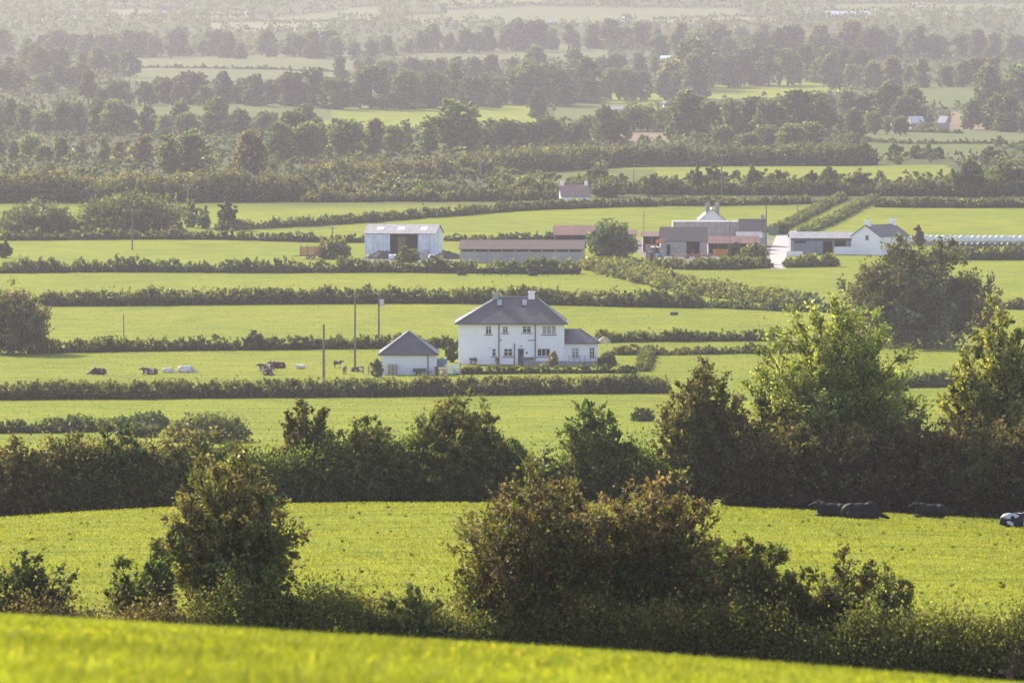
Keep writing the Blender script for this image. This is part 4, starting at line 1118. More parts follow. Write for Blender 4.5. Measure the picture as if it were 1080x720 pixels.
# ------------------------------------------------------------------ the white house
def white_house():
    p = hit(540, 384.3); s = ppm(p[1]) ; U = lambda px: (px - 540) / s; Vv = lambda py: (384 - py) / s
    root = empty('house', p, 'two storey white farmhouse with grey hipped slate roof and lower annexe', 'house')
    x0, x1, z1 = U(483.3), U(595.3), Vv(340.6); D = 8.6
    def wz(a, b, c, d): return (U(470 + a / 6), U(470 + b / 6), Vv(300 + d / 6), Vv(300 + c / 6))
    W = [(wz(252, 290, 262, 314), 1, .3, GLASS), (wz(360, 394, 264, 306), 1, .35, GLASS), (wz(486, 541, 262, 305), 1, .35, GLASS), (wz(611, 698, 258, 314), 2, 0, CURT),
         (wz(294, 319, 405, 456), 0, .4, GLASS), (wz(368, 423, 405, 454), 1, .4, GLASS), (wz(580, 662, 404, 455), 2, 0, GLASS)]
    dr = list(wz(455, 498, 402, 503)); dr[2] = .06
    walls('wall', root, WHITE, x0, x1, 0, D, z1, [w[0] for w in W] + [tuple(dr)])
    for w, b, t, g in W: window(root, *w, bars=b, trans=t, glass=g)
    d = MB().box(dr[0] + .06, dr[1] - .06, .12, .17, dr[2], dr[3] - .06).build('door', DKTRIM, root)
    MB().box(dr[0], dr[0] + .06, .1, .19, dr[2], dr[3]).box(dr[1] - .06, dr[1], .1, .19, dr[2], dr[3]).box(dr[0] + .06, dr[1] - .06, .1, .19, dr[3] - .06, dr[3]).build('door_frame', TRIMW, root)
    MB().box(dr[0] + .25, dr[1] - .25, .105, .115, 1.15, dr[3] - .25).build('pane', GLASS, d)
    MB().box(dr[1] - .2, dr[1] - .15, .06, .12, 1.0, 1.12).build('handle', STEEL, d)
    MB().box(dr[0] - .3, dr[1] + .3, -.7, -.003, -.4, .05).build('doorstep', CONC, root)
    zr = z1 + 3.15
    rx0, rx1 = U(525), U(566)
    hip_roof(root, SLATE, x0, x1, 0, D, z1, zr, rx0, rx1, .4).name = 'roof'
    hips = MB()
    ym = D / 2
    for e in ((x0 - .4, -.4), (x0 - .4, D + .4)): hips.tube([(e[0], e[1], z1 + .04), (rx0, ym, zr + .04)], .075, 6)
    for e in ((x1 + .4, -.4), (x1 + .4, D + .4)): hips.tube([(e[0], e[1], z1 + .04), (rx1, ym, zr + .04)], .075, 6)
    hips.tube([(rx0, ym, zr + .05), (rx1, ym, zr + .05)], .08, 6).build('ridge_tiles', plain('ridge_tile', (.3, .28, .27), rough=.5), root)
    MB().box(x0 - .46, x1 + .46, -.5, -.38, z1 - .14, z1 - .02).box(x0 - .5, x0 - .38, -.38, D + .4, z1 - .14, z1 - .02).box(x1 + .38, x1 + .5, -.38, D + .4, z1 - .14, z1 - .02).build('gutter', DKTRIM, root)
    MB().box(x0 - .4, x1 + .4, -.375, -.003, z1 - .12, z1 - .09).build('soffit', DKTRIM, root)
    # chimneys
    for px, w, m, h in ((522.5, .36, BLOCK, .4), (560.8, .42, WHITE, .6)):
        x = U(px); c = MB().box(x - w, x + w, ym - .4, ym + .4, zr - .8, zr + h).box(x - w - .07, x + w + .07, ym - .47, ym + .47, zr + h, zr + h + .12).build('chimney', m, root)
        MB().tube([(x - .16, ym, zr + h + .1), (x - .16, ym, zr + h + .3)], .1, 8).tube([(x + .18, ym, zr + h + .1), (x + .18, ym, zr + h + .3)], .1, 8).build('chimney_pot', TERRA, c)
    # roof windows
    sl = (zr - z1) / (ym + .4)
    for a, b in ((323, 362), (482, 521)):
        u0, u1 = U(470 + a / 6), U(470 + b / 6); z = Vv(300 + 143 / 6); zt = z + .82
        y = lambda zz: (zz - z1) / sl - .4
        n = np.array([0, -sl, 1]) / math.hypot(1, sl)
        def pl(u0, u1, za, zb, off, t):
            P = [np.array(q) + n * off for q in ((u0, y(za), za), (u1, y(za), za), (u1, y(zb), zb), (u0, y(zb), zb))]
            return [P]
        f = thick('roof_window', root, DKTRIM, pl(u0, u1, z, zt, .12, 0), .2)
        thick('pane', f, CURT, pl(u0 + .08, u1 - .14, z + .07, zt - .07, .135, 0), .02)
    # pipes
    for zx, top, bot in ((337, 240, 502), (567, 240, 490), (435, 366, 498)):
        x = U(470 + zx / 6); pipe(root, [(x, -.1, max(.0, Vv(300 + bot / 6))), (x, -.1, Vv(300 + top / 6) - .08)], .065)
    for a, b, z in ((341, 358, 351), (522, 563, 351)):
        pipe(root, [(U(470 + a / 6), -.09, Vv(300 + z / 6) - .02), (U(470 + b / 6), -.09, Vv(300 + z / 6) + .02)], .05, name='waste_pipe')
    x = U(470 + 478 / 6); MB().box(x - .1, x + .1, -.18, -.003, 2.28, 2.42).build('porch_lamp', DKTRIM, root)
    x = U(470 + 514 / 6); MB().box(x - .12, x + .12, -.03, -.003, 1.35, 1.6).build('meter_box', DKTRIM, root)
    MB().box(U(516) - .07, U(516) + .07, -.05, -.003, 2.0, 2.15).build('vent', BLOCK, root)
    # annexe on the far side
    ax0, ax1, az = x1 + .003, U(631), Vv(362.6)
    ay = 1.6; AD = 5.2
    AW = [wz(798, 845, 405, 474), wz(911, 945, 402, 474)]
    sh = (ay / 1) * 0.0
    walls('annexe_wall', root, WHITE, ax0, ax1, ay, ay + AD, az + .1, AW)
    for w in AW: window(root, *w, y0=ay, bars=1, trans=.28, sill=False, glass=CURT if w is AW[0] else GLASS, name='glazed_door')
    yr = ay + AD / 2; e = az + .1; zt = Vv(347.2) - .1; ov = .3
    thick('annexe_roof', root, SLATED, [[(ax0, ay - ov, e), (ax1 + ov, ay - ov, e), (U(612), yr, zt), (ax0, yr, zt)], [(ax1 + ov, ay - ov, e), (ax1 + ov, ay + AD + ov, e), (U(612), yr, zt)],
                                        [(ax0, ay + AD + ov, e), (ax1 + ov, ay + AD + ov, e), (U(612), yr, zt), (ax0, yr, zt)]], .1)
    MB().tube([(ax1 + ov, ay - ov, e + .04), (U(612), yr, zt + .04)], .07, 6).build('hip_tiles', plain('hip_tile', (.2, .2, .21), rough=.5), root)
    MB().box(ax0, ax1 + ov + .05, ay - ov - .1, ay - ov - .01, e - .12, e - .01).build('annexe_gutter', DKTRIM, root)
    # things round the house
    y = -2.2
    def g(px, yy): return (p[0] + U(px), p[1] + yy)
    def at(px, yy): a = g(px, yy); return (a[0], a[1], float(gz(*a)))
    tw = MB()
    rr = random.Random(3)
    L = U(632) - U(553)
    n = 26
    for i in range(n):
        for j in range(2):
            xa = i * L / n; tw.box(xa + .012, xa + L / n - .012, -.15 + rr.uniform(-.03, .03), .15, j * .28 + .005 * j, j * .28 + .27)
    o = tw.build('garden_wall', STONE, None, bevel=.03); o.location = at(553, -1.9); tag(o, 'low grey stone terrace wall in front of the white house', 'wall')
    f = empty('garden_fence', at(600, -1.6), 'thin dark railing on the terrace in front of the annexe', 'fence')
    k = MB(); Lf = U(628) - U(600)
    for i in range(6): k.box(i * Lf / 5 - .03, i * Lf / 5 + .03, -.03, .03, -.1, 1.2)
    k.build('post', DKTRIM, f)
    k = MB()
    for z in (.75, 1.1): k.box(0, Lf, -.015, .015, z, z + .04)
    k.build('rail', DKTRIM, f)
    # flower pots and a bench by the wall
    for i, px in enumerate((497, 501, 524)):
        t = empty('plant_pot', at(px, -.7), ['clay pot with a small plant, left one by the white wall', 'clay pot with a small plant, beside the first by the white wall', 'clay pot with a small plant below the narrow lower window'][i], 'plant pot')
        V, Q = tube([(0, 0, 0), (0, 0, .38)], [.14, .2], 10); k = MB(); k.add(V, [tuple(q) for q in Q]); k.F.append(tuple(range(10, 20))); k.build('pot', TERRA, t)
        rng = np.random.default_rng(60 + i)
        gq, _, _ = crown_geo(rng, .9, .6, .6, .3, 6, .6, 60, 5, .12, MIDG)
        obj('foliage', make_mesh('pot_plant', *gq), MLEAF, t)
    b = empty('garden_bench', at(556.5, -.75), 'grey wooden bench against the wall right of the front door', 'bench')
    MB().box(-.8, .8, -.25, .2, .42, .47).build('seat', WOOD, b); MB().box(-.8, .8, .2, .25, .5, .95).build('backrest', WOOD, b)
    for x in (-.7, .7): MB().box(x - .04, x + .04, -.22, .2, 0, .418).build('leg', WOOD, b)
    tb = empty('garden_table', at(641, 1.2), 'dark garden table and lattice beside the annexe end wall', 'table')
    MB().box(-.9, .9, -.45, .45, .7, .75).build('table_top', WOOD, tb)
    for x in (-.8, .8):
        for yy in (-.38, .38): MB().box(x - .04, x + .04, yy - .04, yy + .04, -.05, .698).build('leg', WOOD, tb)
    hb = hit(637, 361.5); t = empty('woodpile', hb, 'straw-coloured covered heap behind the annexe', 'heap')
    rng = np.random.default_rng(4); V, Fc = [], []
    for i in range(7):
        for j in range(9):
            a, c = i / 6 * 2 - 1, j / 8 * 2 - 1
            V.append((c * 1.0, a * .7, (1 - abs(c) ** 2.4) * (1 - abs(a) ** 2.4) * .85 + rng.normal(0, .04)))
    Fc = [(i * 9 + j, i * 9 + j + 1, i * 9 + j + 10, i * 9 + j + 9) for i in range(6) for j in range(8)]
    pmesh('cover', V, Fc, plain('straw_sheet', (.5, .42, .22), rough=.8, noise=.3), t)
    MB().box(-.9, .9, -.6, .6, -.1, .12).build('pallet', WOOD, t)


white_house()


def garage():
    p = hit(430, 395.6); s = ppm(p[1]); U = lambda px: (px - 430) / s; Vv = lambda py: (395.3 - py) / s
    t = empty('garage', p, 'white garage with grey pyramid roof left of the house', 'garage')
    x0, x1, z1 = U(401.2), U(460.5), Vv(373.2); D = 6.6
    walls('wall', t, WHITE2, x0, x1, 0, D, z1)
    zr = z1 + Vv(395.3 - (373.4 - 347.3)) - .33
    hip_roof(t, SLATE, x0, x1, 0, D, z1, zr, U(431) - .01, U(431) + .01, .25)
    xm = U(431); m = plain('pale_ridge', (.36, .34, .33), rough=.45)
    k = MB()
    for e in ((x0 - .25, -.25), (x1 + .25, -.25), (x0 - .25, D + .25), (x1 + .25, D + .25)): k.tube([(e[0], e[1], z1 + .04), (xm, D / 2, zr + .04)], .075, 6)
    k.build('ridge_tiles', m, t)
    MB().box(x0 - .3, x1 + .3, -.36, -.26, z1 - .13, z1 - .02).build('gutter', DKTRIM, t)
    pipe(t, [(U(451.5), -.09, 0), (U(451.5), -.09, z1 - .1)], .06)
    def at(px, yy): a = (p[0] + U(px), p[1] + yy); return (a[0], a[1], float(gz(*a)))
    q = empty('pallet_stack', at(414.5, -.6), 'pale wooden crate leaning on the garage front wall', 'crate')
    k = MB()
    for i in range(7): k.box(-.55, .55, -.3, .3, i * .2 + .01, i * .2 + .13)
    k.build('slats', plain('pale_timber', (.42, .36, .26), rough=.9, noise=.2), q)
    k = MB()
    for x in (-.5, 0, .5): k.box(x - .05, x + .05, -.345, -.303, 0, 1.38)
    k.build('upright', WOOD, q)
    q = empty('trailer', at(443, -.9), 'small dark flat trailer parked along the garage front wall', 'trailer')
    MB().box(-.85, .75, -.5, .5, .45, .62).box(-.85, .75, -.5, -.45, .622, .85).box(-.85, .75, .45, .5, .622, .85).build('bed', DKTRIM, q)
    for x in (-1.0,):
        MB().tube([(x + .8, -.62, .32), (x + .8, -.52, .32)], .32, 16).tube([(x + .8, .52, .32), (x + .8, .62, .32)], .32, 16).build('wheel', RUBBER, q)
    MB().tube([(.75, 0, .5), (1.5, 0, .42)], .05, 6).build('drawbar', DKTRIM, q)
    q = empty('oil_tank', at(466, 3.2), 'blue-green oil tank beside the garage', 'tank')
    b = MB().box(-.62, .62, -.6, .6, .35, 1.95).build('tank_body', TANKM, q, bevel=.12)
    k = MB()
    for i in range(5): k.box(-.5 + i * .22, -.4 + i * .22, -.63, -.602, .5, 1.8)
    k.build('ribs', TANKM, q)
    MB().box(-.15, .15, -.15, .15, 1.95, 2.05).build('cap', DKTRIM, q)
    for x in (-.45, .45): MB().box(x - .15, x + .15, -.6, .6, -.1, .345).build('support_block', BLOCK, q)
    for i, (px, yy) in enumerate(((461.5, -.7), (465.0, -.5))):
        w = empty('wheelie_bin', at(px, yy), ['black wheelie bin at the garage corner, nearer the wall', 'black wheelie bin at the garage corner, nearer the house'][i], 'bin')
        pmesh('bin_body', [(-.22, -.25, .05), (.22, -.25, .05), (.22, .25, .05), (-.22, .25, .05), (-.29, -.34, 1.0), (.29, -.34, 1.0), (.29, .34, 1.0), (-.29, .34, 1.0)],
              [(0, 3, 2, 1), (4, 5, 6, 7), (0, 1, 5, 4), (1, 2, 6, 5), (2, 3, 7, 6), (3, 0, 4, 7)], DKTRIM, w)
        MB().box(-.31, .31, -.36, .38, 1.003, 1.07).build('lid', DKTRIM, w, bevel=.02)
        MB().tube([(-.27, .3, .1), (-.2, .3, .1)], .1, 10).tube([(.2, .3, .1), (.27, .3, .1)], .1, 10).build('wheel', RUBBER, w)
    q = empty('garden_gate', at(477, 2.0), 'white and reddish gate between garage and white house', 'gate')
    k = MB()
    for i in range(6): k.box(-.95, .95, -.02, .02, .15 + i * .2, .27 + i * .2)
    k.build('boards', TRIMW, q)
    for x in (-1.0, 1.0): MB().box(x - .07, x + .07, -.07, .07, -.2, 1.45).build('post', PINKB, q)
    h = empty('bale', at(467.5, -2.4), 'small tan round bale behind the long level hedge', 'bale')
    V, Q = tube([(-.55, 0, .5), (.55, 0, .5)], .55, 16); k = MB(); k.add(V, [tuple(x) for x in Q]); k.F += [tuple(range(16))[::-1], tuple(range(16, 32))]
    k.build('straw_roll', plain('straw', (.42, .3, .18), rough=.95, noise=.3, bump=.5), h)


garage()


# ------------------------------------------------------------------ the farm beyond
def shed(label, pxl, pxr, pybase, pyeave, pyridge, D, wallm, roofm, d=None, rz=0.0, openings=None, catg='shed', name='shed', axis='x', ov=.25, open_front=False, posts=0, lowwall=None, inside_=True, back=True):
    cx = (pxl + pxr) / 2
    p = ground(cx, d) if d else hit(cx, pybase)
    s = ppm(p[1])
    t = empty(name, p, label, catg, rz=rz)
    hw = (pxr - pxl) / 2 / s; z1 = zat(pyeave, p[1]) - p[2]; zr = zat(pyridge, p[1] + D / 2) - p[2]
    op = [(( a - cx) / s, (b - cx) / s, c, min(dd, z1 - .1)) for a, b, c, dd in (openings or [])]
    walls('wall', t, wallm, -hw, hw, 0, D, z1, op, gable=(axis, zr), open_front=open_front, depth=.15)
    gable_roof(t, roofm, -hw, hw, 0, D, z1, zr, axis, ov)
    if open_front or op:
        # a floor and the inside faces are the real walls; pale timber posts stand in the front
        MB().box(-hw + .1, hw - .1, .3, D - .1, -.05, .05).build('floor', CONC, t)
        MB().box(-hw + .12, hw - .12, D - .35, D - .2, 0, z1 - .1).build('shade_backing', INSIDE, t)  # dark sheet before the back wall, stands for the shade inside
    if posts:
        for i in range(posts):
            x = -hw + 2 * hw * i / (posts - 1); x = np.clip(x, -hw + .12, hw - .12)
            MB().box(x - .1, x + .1, .02, .22, -.3, z1 - .02).build('post', WOOD, t)
    if lowwall:
        MB().box(-hw + .02, hw - .02, .24, .42, -.4, lowwall).build('low_wall', BLOCK, t)
    return t, p, s, hw, z1, zr


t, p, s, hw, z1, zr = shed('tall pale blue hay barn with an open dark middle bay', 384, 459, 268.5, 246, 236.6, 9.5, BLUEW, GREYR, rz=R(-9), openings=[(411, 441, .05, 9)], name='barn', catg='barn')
MB().box(-.6, .9, 1.2, 3.0, .0, 3.4).build('stacked_hay', plain('hay', (.2, .15, .09), rough=.95, noise=.4, bump=.6), t)
k = MB()
for x in (-4.2, -.1, 4.4):
    ym = 4.75; sl = (zr - z1) / ym; y0, y1 = 1.6, 3.3
    k.add([(x - .7, y0, z1 + y0 * sl + .075), (x + .7, y0, z1 + y0 * sl + .075), (x + .7, y1, z1 + y1 * sl + .075), (x - .7, y1, z1 + y1 * sl + .075)], [(0, 1, 2, 3)])
k.build('skylight', plain('clear_sheet', (.62, .62, .6), rough=.35), t)
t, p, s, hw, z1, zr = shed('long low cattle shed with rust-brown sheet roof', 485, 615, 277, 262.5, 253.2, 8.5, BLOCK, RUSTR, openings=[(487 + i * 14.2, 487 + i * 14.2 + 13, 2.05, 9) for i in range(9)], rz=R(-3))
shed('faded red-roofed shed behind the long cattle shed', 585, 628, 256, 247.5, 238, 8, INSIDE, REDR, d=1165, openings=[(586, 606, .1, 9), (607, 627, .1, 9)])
shed('small rusty lean-to half hidden behind the round farm tree', 660, 671, 262, 247, 242, 5, PINKB, REDR, d=1150)
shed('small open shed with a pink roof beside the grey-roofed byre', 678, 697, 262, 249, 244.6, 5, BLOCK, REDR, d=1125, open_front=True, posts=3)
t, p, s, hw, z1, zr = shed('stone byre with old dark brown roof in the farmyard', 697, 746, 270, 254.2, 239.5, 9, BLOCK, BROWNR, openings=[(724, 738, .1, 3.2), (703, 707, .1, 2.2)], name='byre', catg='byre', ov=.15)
t, p, s, hw, z1, zr = shed('tall barn with faded pinkish sheet front behind the byre', 710, 780, 258, 234.2, 233, 10, FADED, GREYR, d=1150, name='barn', catg='barn', ov=.05)
t, p, s, hw, z1, zr = shed('dark brown roofed outhouse next to the faded pinkish barn', 781, 808, 258, 243.5, 231, 7, BLOCK, BROWNR, d=1146, name='outhouse', catg='outhouse')
MB().box(hw - .9, hw - .2, 3.2, 3.9, zr - .5, zr + .9).build('chimney', BLOCK, t)
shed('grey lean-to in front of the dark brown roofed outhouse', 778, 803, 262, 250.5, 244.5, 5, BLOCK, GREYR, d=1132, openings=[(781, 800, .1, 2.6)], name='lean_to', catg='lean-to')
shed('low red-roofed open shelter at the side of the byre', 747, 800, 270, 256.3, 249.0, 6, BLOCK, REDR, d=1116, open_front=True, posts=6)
# old farm house with chimneys behind the barn
t, p, s, hw, z1, zr = shed('old white gabled farmhouse behind the faded barn', 738, 765, 250, 231.5, 219.5, 12, WHITE2, SLATED, d=1175, axis='y', name='farmhouse', catg='house')
for x, y in ((-.9, 2.5), (1.3, 9.0)):
    c = MB().box(x - .45, x + .45, y - .45, y + .45, zr - 1.2, zr + 1.1).build('chimney', BLOCK, t); MB().tube([(x, y, zr + 1.1), (x, y, zr + 1.5)], .14, 8).build('chimney_pot', TERRA, c)
t, p, s, hw, z1, zr = shed('grey machinery shed with low sheet roof beside the lane', 834, 900, 268.5, 251, 244.6, 8, GREYW, GREYR, name='shed', openings=[(838, 850, 2.2, 3.2), (868, 878, .05, 2.6), (880, 892, 1.6, 3.0)])
MB().box(-hw + .05, hw - .05, -.06, -.003, z1 - .55, z1 - .1).build('fascia', DKTRIM, t)
o = MB().box(-2.3, 2.3, -.2, .2, -.3, 1.5).build('whitewashed_wall', WHITE, None); q = hit(892, 268.5); o.location = [float(v) for v in q]; tag(o, 'short whitewashed wall between grey shed and white gabled house', 'wall')
o = MB().box(-1.6, 1.6, -.15, .15, -.3, .9).build('whitewashed_wall', WHITE, None); q = hit(838, 270); o.location = [float(v) for v in q]; tag(o, 'low whitewashed wall at the lane corner of the grey shed', 'wall')
# white gabled house
def gable_house():
    p = hit(913, 269); s = ppm(p[1]); t = empty('house', p, 'white gabled house with grey slate roof behind the massive sycamore', 'house', rz=R(-36))
    z1 = zat(249, p[1]) - p[2]; zr = zat(237.5, p[1]) - p[2]; hw = 3.4; Ln = 10.5
    w = (-.1, .75, z1 - .9, z1 + .25)
    V = WHITE
    # gable end faces the camera, the ridge runs back to the right
    walls('wall', t, V, -hw, hw, 0, Ln, z1, gable=('y', zr))
    gable_roof(t, SLATE, -hw, hw, 0, Ln, z1, zr, 'y', .18)
    f = MB(); u0, u1, v0, v1 = w
    f.box(u0, u1, -.05, -.003, v0, v0 + .07).box(u0, u1, -.05, -.003, v1 - .07, v1).box(u0, u0 + .07, -.05, -.003, v0 + .071, v1 - .071).box(u1 - .07, u1, -.05, -.003, v0 + .071, v1 - .071).box((u0 + u1) / 2 - .03, (u0 + u1) / 2 + .03, -.045, -.003, v0 + .071, v1 - .071)
    fr = f.build('window', TRIMW, t); MB().box(u0 + .05, u1 - .05, -.025, -.006, v0 + .05, v1 - .05).build('pane', GLASS, fr)
    for y in (.7, Ln - .7):
        c = MB().box(-.5, .5, y - .4, y + .4, zr - .7, zr + 1.0).build('chimney', WHITE, t); MB().tube([(0, y, zr + 1.0), (0, y, zr + 1.35)], .13, 8).build('chimney_pot', TERRA, c)


gable_house()


def cottage(label, px, py, w, h, roof, wallm, rm, D=7, chim=2, rz=0.0, name='cottage', half=.5):
    p = hit(px, py); s = ppm(p[1]); hw = w / s / 2; z1 = h / s * half; zr = h / s
    t = empty(name, p, label, 'house' if name != 'shed' else 'shed', rz=rz)
    walls('wall', t, wallm, -hw, hw, 0, D, z1, gable=('x', zr))
    gable_roof(t, rm, -hw, hw, 0, D, z1, zr, 'x', .2)
    for i in range(chim):
        x = (-hw + .5, hw - .5)[i]; MB().box(x - .35, x + .35, D / 2 - .35, D / 2 + .35, zr - .5, zr + .9).build('chimney', WHITE, t)
    if hw > 2 and z1 > 1.8:
        for x in (-hw * .5, hw * .5):
            f = MB().box(x - .5, x + .5, -.06, -.003, .8, min(z1 - .2, 1.9)).build('window', TRIMW, t); MB().box(x - .4, x + .4, -.075, -.063, .9, min(z1 - .3, 1.8)).build('pane', GLASS, f)
    return t


p = hit(607, 213.5); 
t = cottage('small cottage with faded red roof behind the curving hedge', 607, 213.5, 30, 18, 0, WHITE2, slate('faded_tile_roof', (.33, .2, .15), rough=.7), D=7, rz=R(4), half=.35)
cottage('white house with pinkish tint among trees above the brown strip', 711, 126, 17, 17, 0, WHITE, SLATE, rz=R(20), half=.6)
cottage('grey-roofed shed between trees right of the strip field', 648, 119, 18, 7, 0, BLOCK, GREYR, chim=0, name='shed')
cottage('white shed at the edge of the wood above the sloping field', 731, 66, 8, 6, 0, WHITE, GREYR, chim=0, name='shed')
cottage('long white-roofed shed left of the wood above the sloping field', 703, 64, 12, 5, 0, WHITE, plain('white_roof', (.7, .7, .7), rough=.4), chim=0, name='shed')
cottage('small cottage with bright roof, left of its twin in the brown field', 968, 136, 14, 13, 0, PINKB, plain('bright_roof', (.46, .44, .41), rough=.35), rz=R(8), chim=0)
cottage('narrow bright-roofed hut right of the small cottage', 993, 136, 8, 13, 0, BLOCK, plain('bright_roof_hut', (.46, .44, .41), rough=.35), chim=0, rz=R(-18))
cottage('low grey hut left of the small bright-roofed cottage', 943, 137, 14, 8, 0, BLOCK, GREYR, chim=0, name='shed')
cottage('white hut half hidden by trees behind the feathery row', 866, 112, 8, 12, 0, WHITE, GREYR, chim=0, name='shed')
cottage('tiny white house above the hazy pale split field', 185, 56, 4, 6, 0, WHITE, SLATE, chim=0)
cottage('bright white house on the hazy slope at the top left', 173, 15, 5, 8, 0, WHITE, SLATE, chim=0)
cottage('white bungalow on the edge of the hilltop field', 473, 24, 7, 6, 0, WHITE, SLATE, chim=0)
cottage('white farm sheds beside the shelter belt end', 458, 33, 16, 5, 0, WHITE, GREYR, chim=0, name='shed')
cottage('white gabled house on the hilltop right of the shelter belt', 664, 25, 9, 10, 0, WHITE, SLATE, chim=0, rz=R(35))
cottage('low white shed left of the gabled hilltop house', 642, 25, 12, 5, 0, WHITE, GREYR, chim=0, name='shed')
cottage('tiny white shed above the middle of the shelter belt', 582, 26, 7, 5, 0, WHITE, GREYR, chim=0, name='shed')
cottage('long pale industrial shed on the far plain at upper right', 895, 19, 46, 7, 0, BLUEW, plain('pale_roof', (.3, .31, .32), rough=.35), chim=0, name='shed', D=20)
cottage('second pale industrial shed, smaller, left of the long one', 856, 15, 14, 7, 0, BLUEW, GREYR, chim=0, name='shed', D=15)
cottage('white house among the far trees at upper right', 1003, 17, 8, 6, 0, WHITE, SLATE, chim=0)
cottage('small white roofed house in the right-hand hazy wood', 968, 32, 5, 5, 0, WHITE, GREYR, chim=0)


# lane and bales
def lane():
    L = [(813, 284), (812, 272), (813, 262), (817, 252), (822, 244)]; Rr = [(829, 284), (828, 274), (832, 264), (837, 254), (842, 244)]
    A = [hit(*q) for q in L]; B = [hit(*q) for q in Rr]
    V, Fc = [], []
    n = 5
    def fine(a):
        a = np.array(a); t = np.linspace(0, len(a) - 1, 41); return np.stack([np.interp(t, range(len(a)), a[:, k]) for k in range(3)], 1)
    A, B = fine(A), fine(B)
    for a, b in zip(A, B):
        for i in range(n):
            q = a + (b - a) * i / (n - 1); V.append((q[0], q[1], float(gz(q[0], q[1])) + .05))
    for i in range(len(A) - 1):
        for j in range(n - 1): Fc.append((i * n + j, i * n + j + 1, (i + 1) * n + j + 1, (i + 1) * n + j))
    o = pmesh('lane', V, Fc, CONC, None, True); tag(o, 'pale concrete lane climbing past the grey shed into the farmyard', 'lane', kind='structure')


lane()


def bales():
    rng = random.Random(8)
    base = None
    items = [(958 + i * 6.3, 1) for i in range(20)] + [(1002 + i * 6.3, 0) for i in range(13)]
    for i, (px, up) in enumerate(items):
        d = 1152 if up else 1140
        p = ground(px, d)
        r = .62 + rng.uniform(-.04, .04)
        if base is None:
            base = empty('wrapped_bale', p, '', 'bale')
            V, Q = tube([(-.42, 0, 0), (-.36, 0, 0), (.36, 0, 0), (.42, 0, 0)], [.9, 1, 1, .9], 18); k = MB(); k.add(V, [tuple(x) for x in Q]); n = len(V); k.F += [tuple(range(18))[::-1], tuple(range(n - 18, n))]
            wm = k.build('wrap', WRAP, base)
            o = base
        else:
            o = base.copy(); COL.objects.link(o)
            c = wm.copy(); c.parent = o; COL.objects.link(c)
        if not up:
            c = [x for x in o.children][0] if i else wm
            c.data = c.data.copy(); c.data.materials[0] = WRAPD
        z = p[2] + (1.45 if up else .6)
        o.location = (float(p[0]), float(p[1]), z); o.scale = (1.3, r * .97, r * .97); o.rotation_euler = (0, 0, R(90 + rng.uniform(-8, 8)))
        o['label'] = f'white wrapped bale, {ordn(i + 1)} from the left along the top of the bale wall' if up else f'black wrapped bale, {ordn(i - 19)} from the left below the white bales'
        o['group'] = 'white wrapped bales' if up else 'black wrapped bales'
    q = ground(985, 1152)
    L = (1082 - 956) / ppm(1152)
    o = MB().box(-(985 - 956) / ppm(1152), L - (985 - 956) / ppm(1152), -.5, .9, -.4, .82).build('silage_wall', BLOCK, None); o.location = [float(v) for v in q]; tag(o, 'long grey block wall carrying the white wrapped bales', 'wall')


def ordn(n):
    return ORD[n] if n < len(ORD) else {29: 'twenty-ninth', 30: 'thirtieth'}.get(n, str(n))


bales()


# ------------------------------------------------------------------ machinery
def wheel(parent, x, y, r, w, hub=STEEL):
    V, Q = tube([(x, y - w / 2, r), (x, y - w * .4, r), (x, y + w * .4, r), (x, y + w / 2, r)], [r * .86, r, r, r * .86], 20); k = MB(); k.add(V, [tuple(q) for q in Q]); n = len(V); k.F += [tuple(range(20))[::-1], tuple(range(n - 20, n))]
    o = k.build('wheel', RUBBER, parent); MB().tube([(x, y - w / 2 - .02, r), (x, y + w / 2 + .02, r)], r * .5, 14).build('rim', hub, o)
    return o


def tractor():
    p = hit(692, 275.5); t = empty('tractor', p, 'blue tractor with a raised orange loader arm in the farmyard', 'tractor', rz=R(-78))
    MB().box(.2, 2.3, -.38, .38, .85, 1.55).build('bonnet', BLUEP, t, bevel=.08)
    MB().box(-1.2, .2, -.45, .45, .7, 1.15).build('chassis', DKTRIM, t)
    cab = MB()
    for x in (-1.1, .15):
        for y in (-.62, .62): cab.box(x - .05, x + .05, y - .05, y + .05, 1.15, 2.6)
    cab.build('cab', BLUEP, t)
    MB().box(-1.02, .08, -.6, .6, 1.5, 2.58).build('cab_glass', GLASS, t); MB().box(-1.25, .3, -.75, .75, 2.603, 2.78).build('cab_roof', TRIMW, t, bevel=.05)
    for y in (-.85, .85): wheel(t, -.7, y, .82, .45, ORANGE); wheel(t, 1.75, y, .5, .32, ORANGE)
    for y in (-.95, .95): MB().box(-1.5, .1, y - .25, y + .25, 1.66, 1.76).build('mudguard', BLUEP, t)
    k = MB()
    for y in (-.55, .55): k.tube([(.4, y, 1.3), (1.7, y, 2.9), (3.1, y, 3.9)], .11, 6)
    k.box(3.0, 3.2, -.8, .8, 3.5, 4.2).build('loader_arm', ORANGE, t)
    MB().tube([(1.2, .2, 1.5), (1.2, .2, 2.5)], .06, 8).build('exhaust', DKTRIM, t)


tractor()


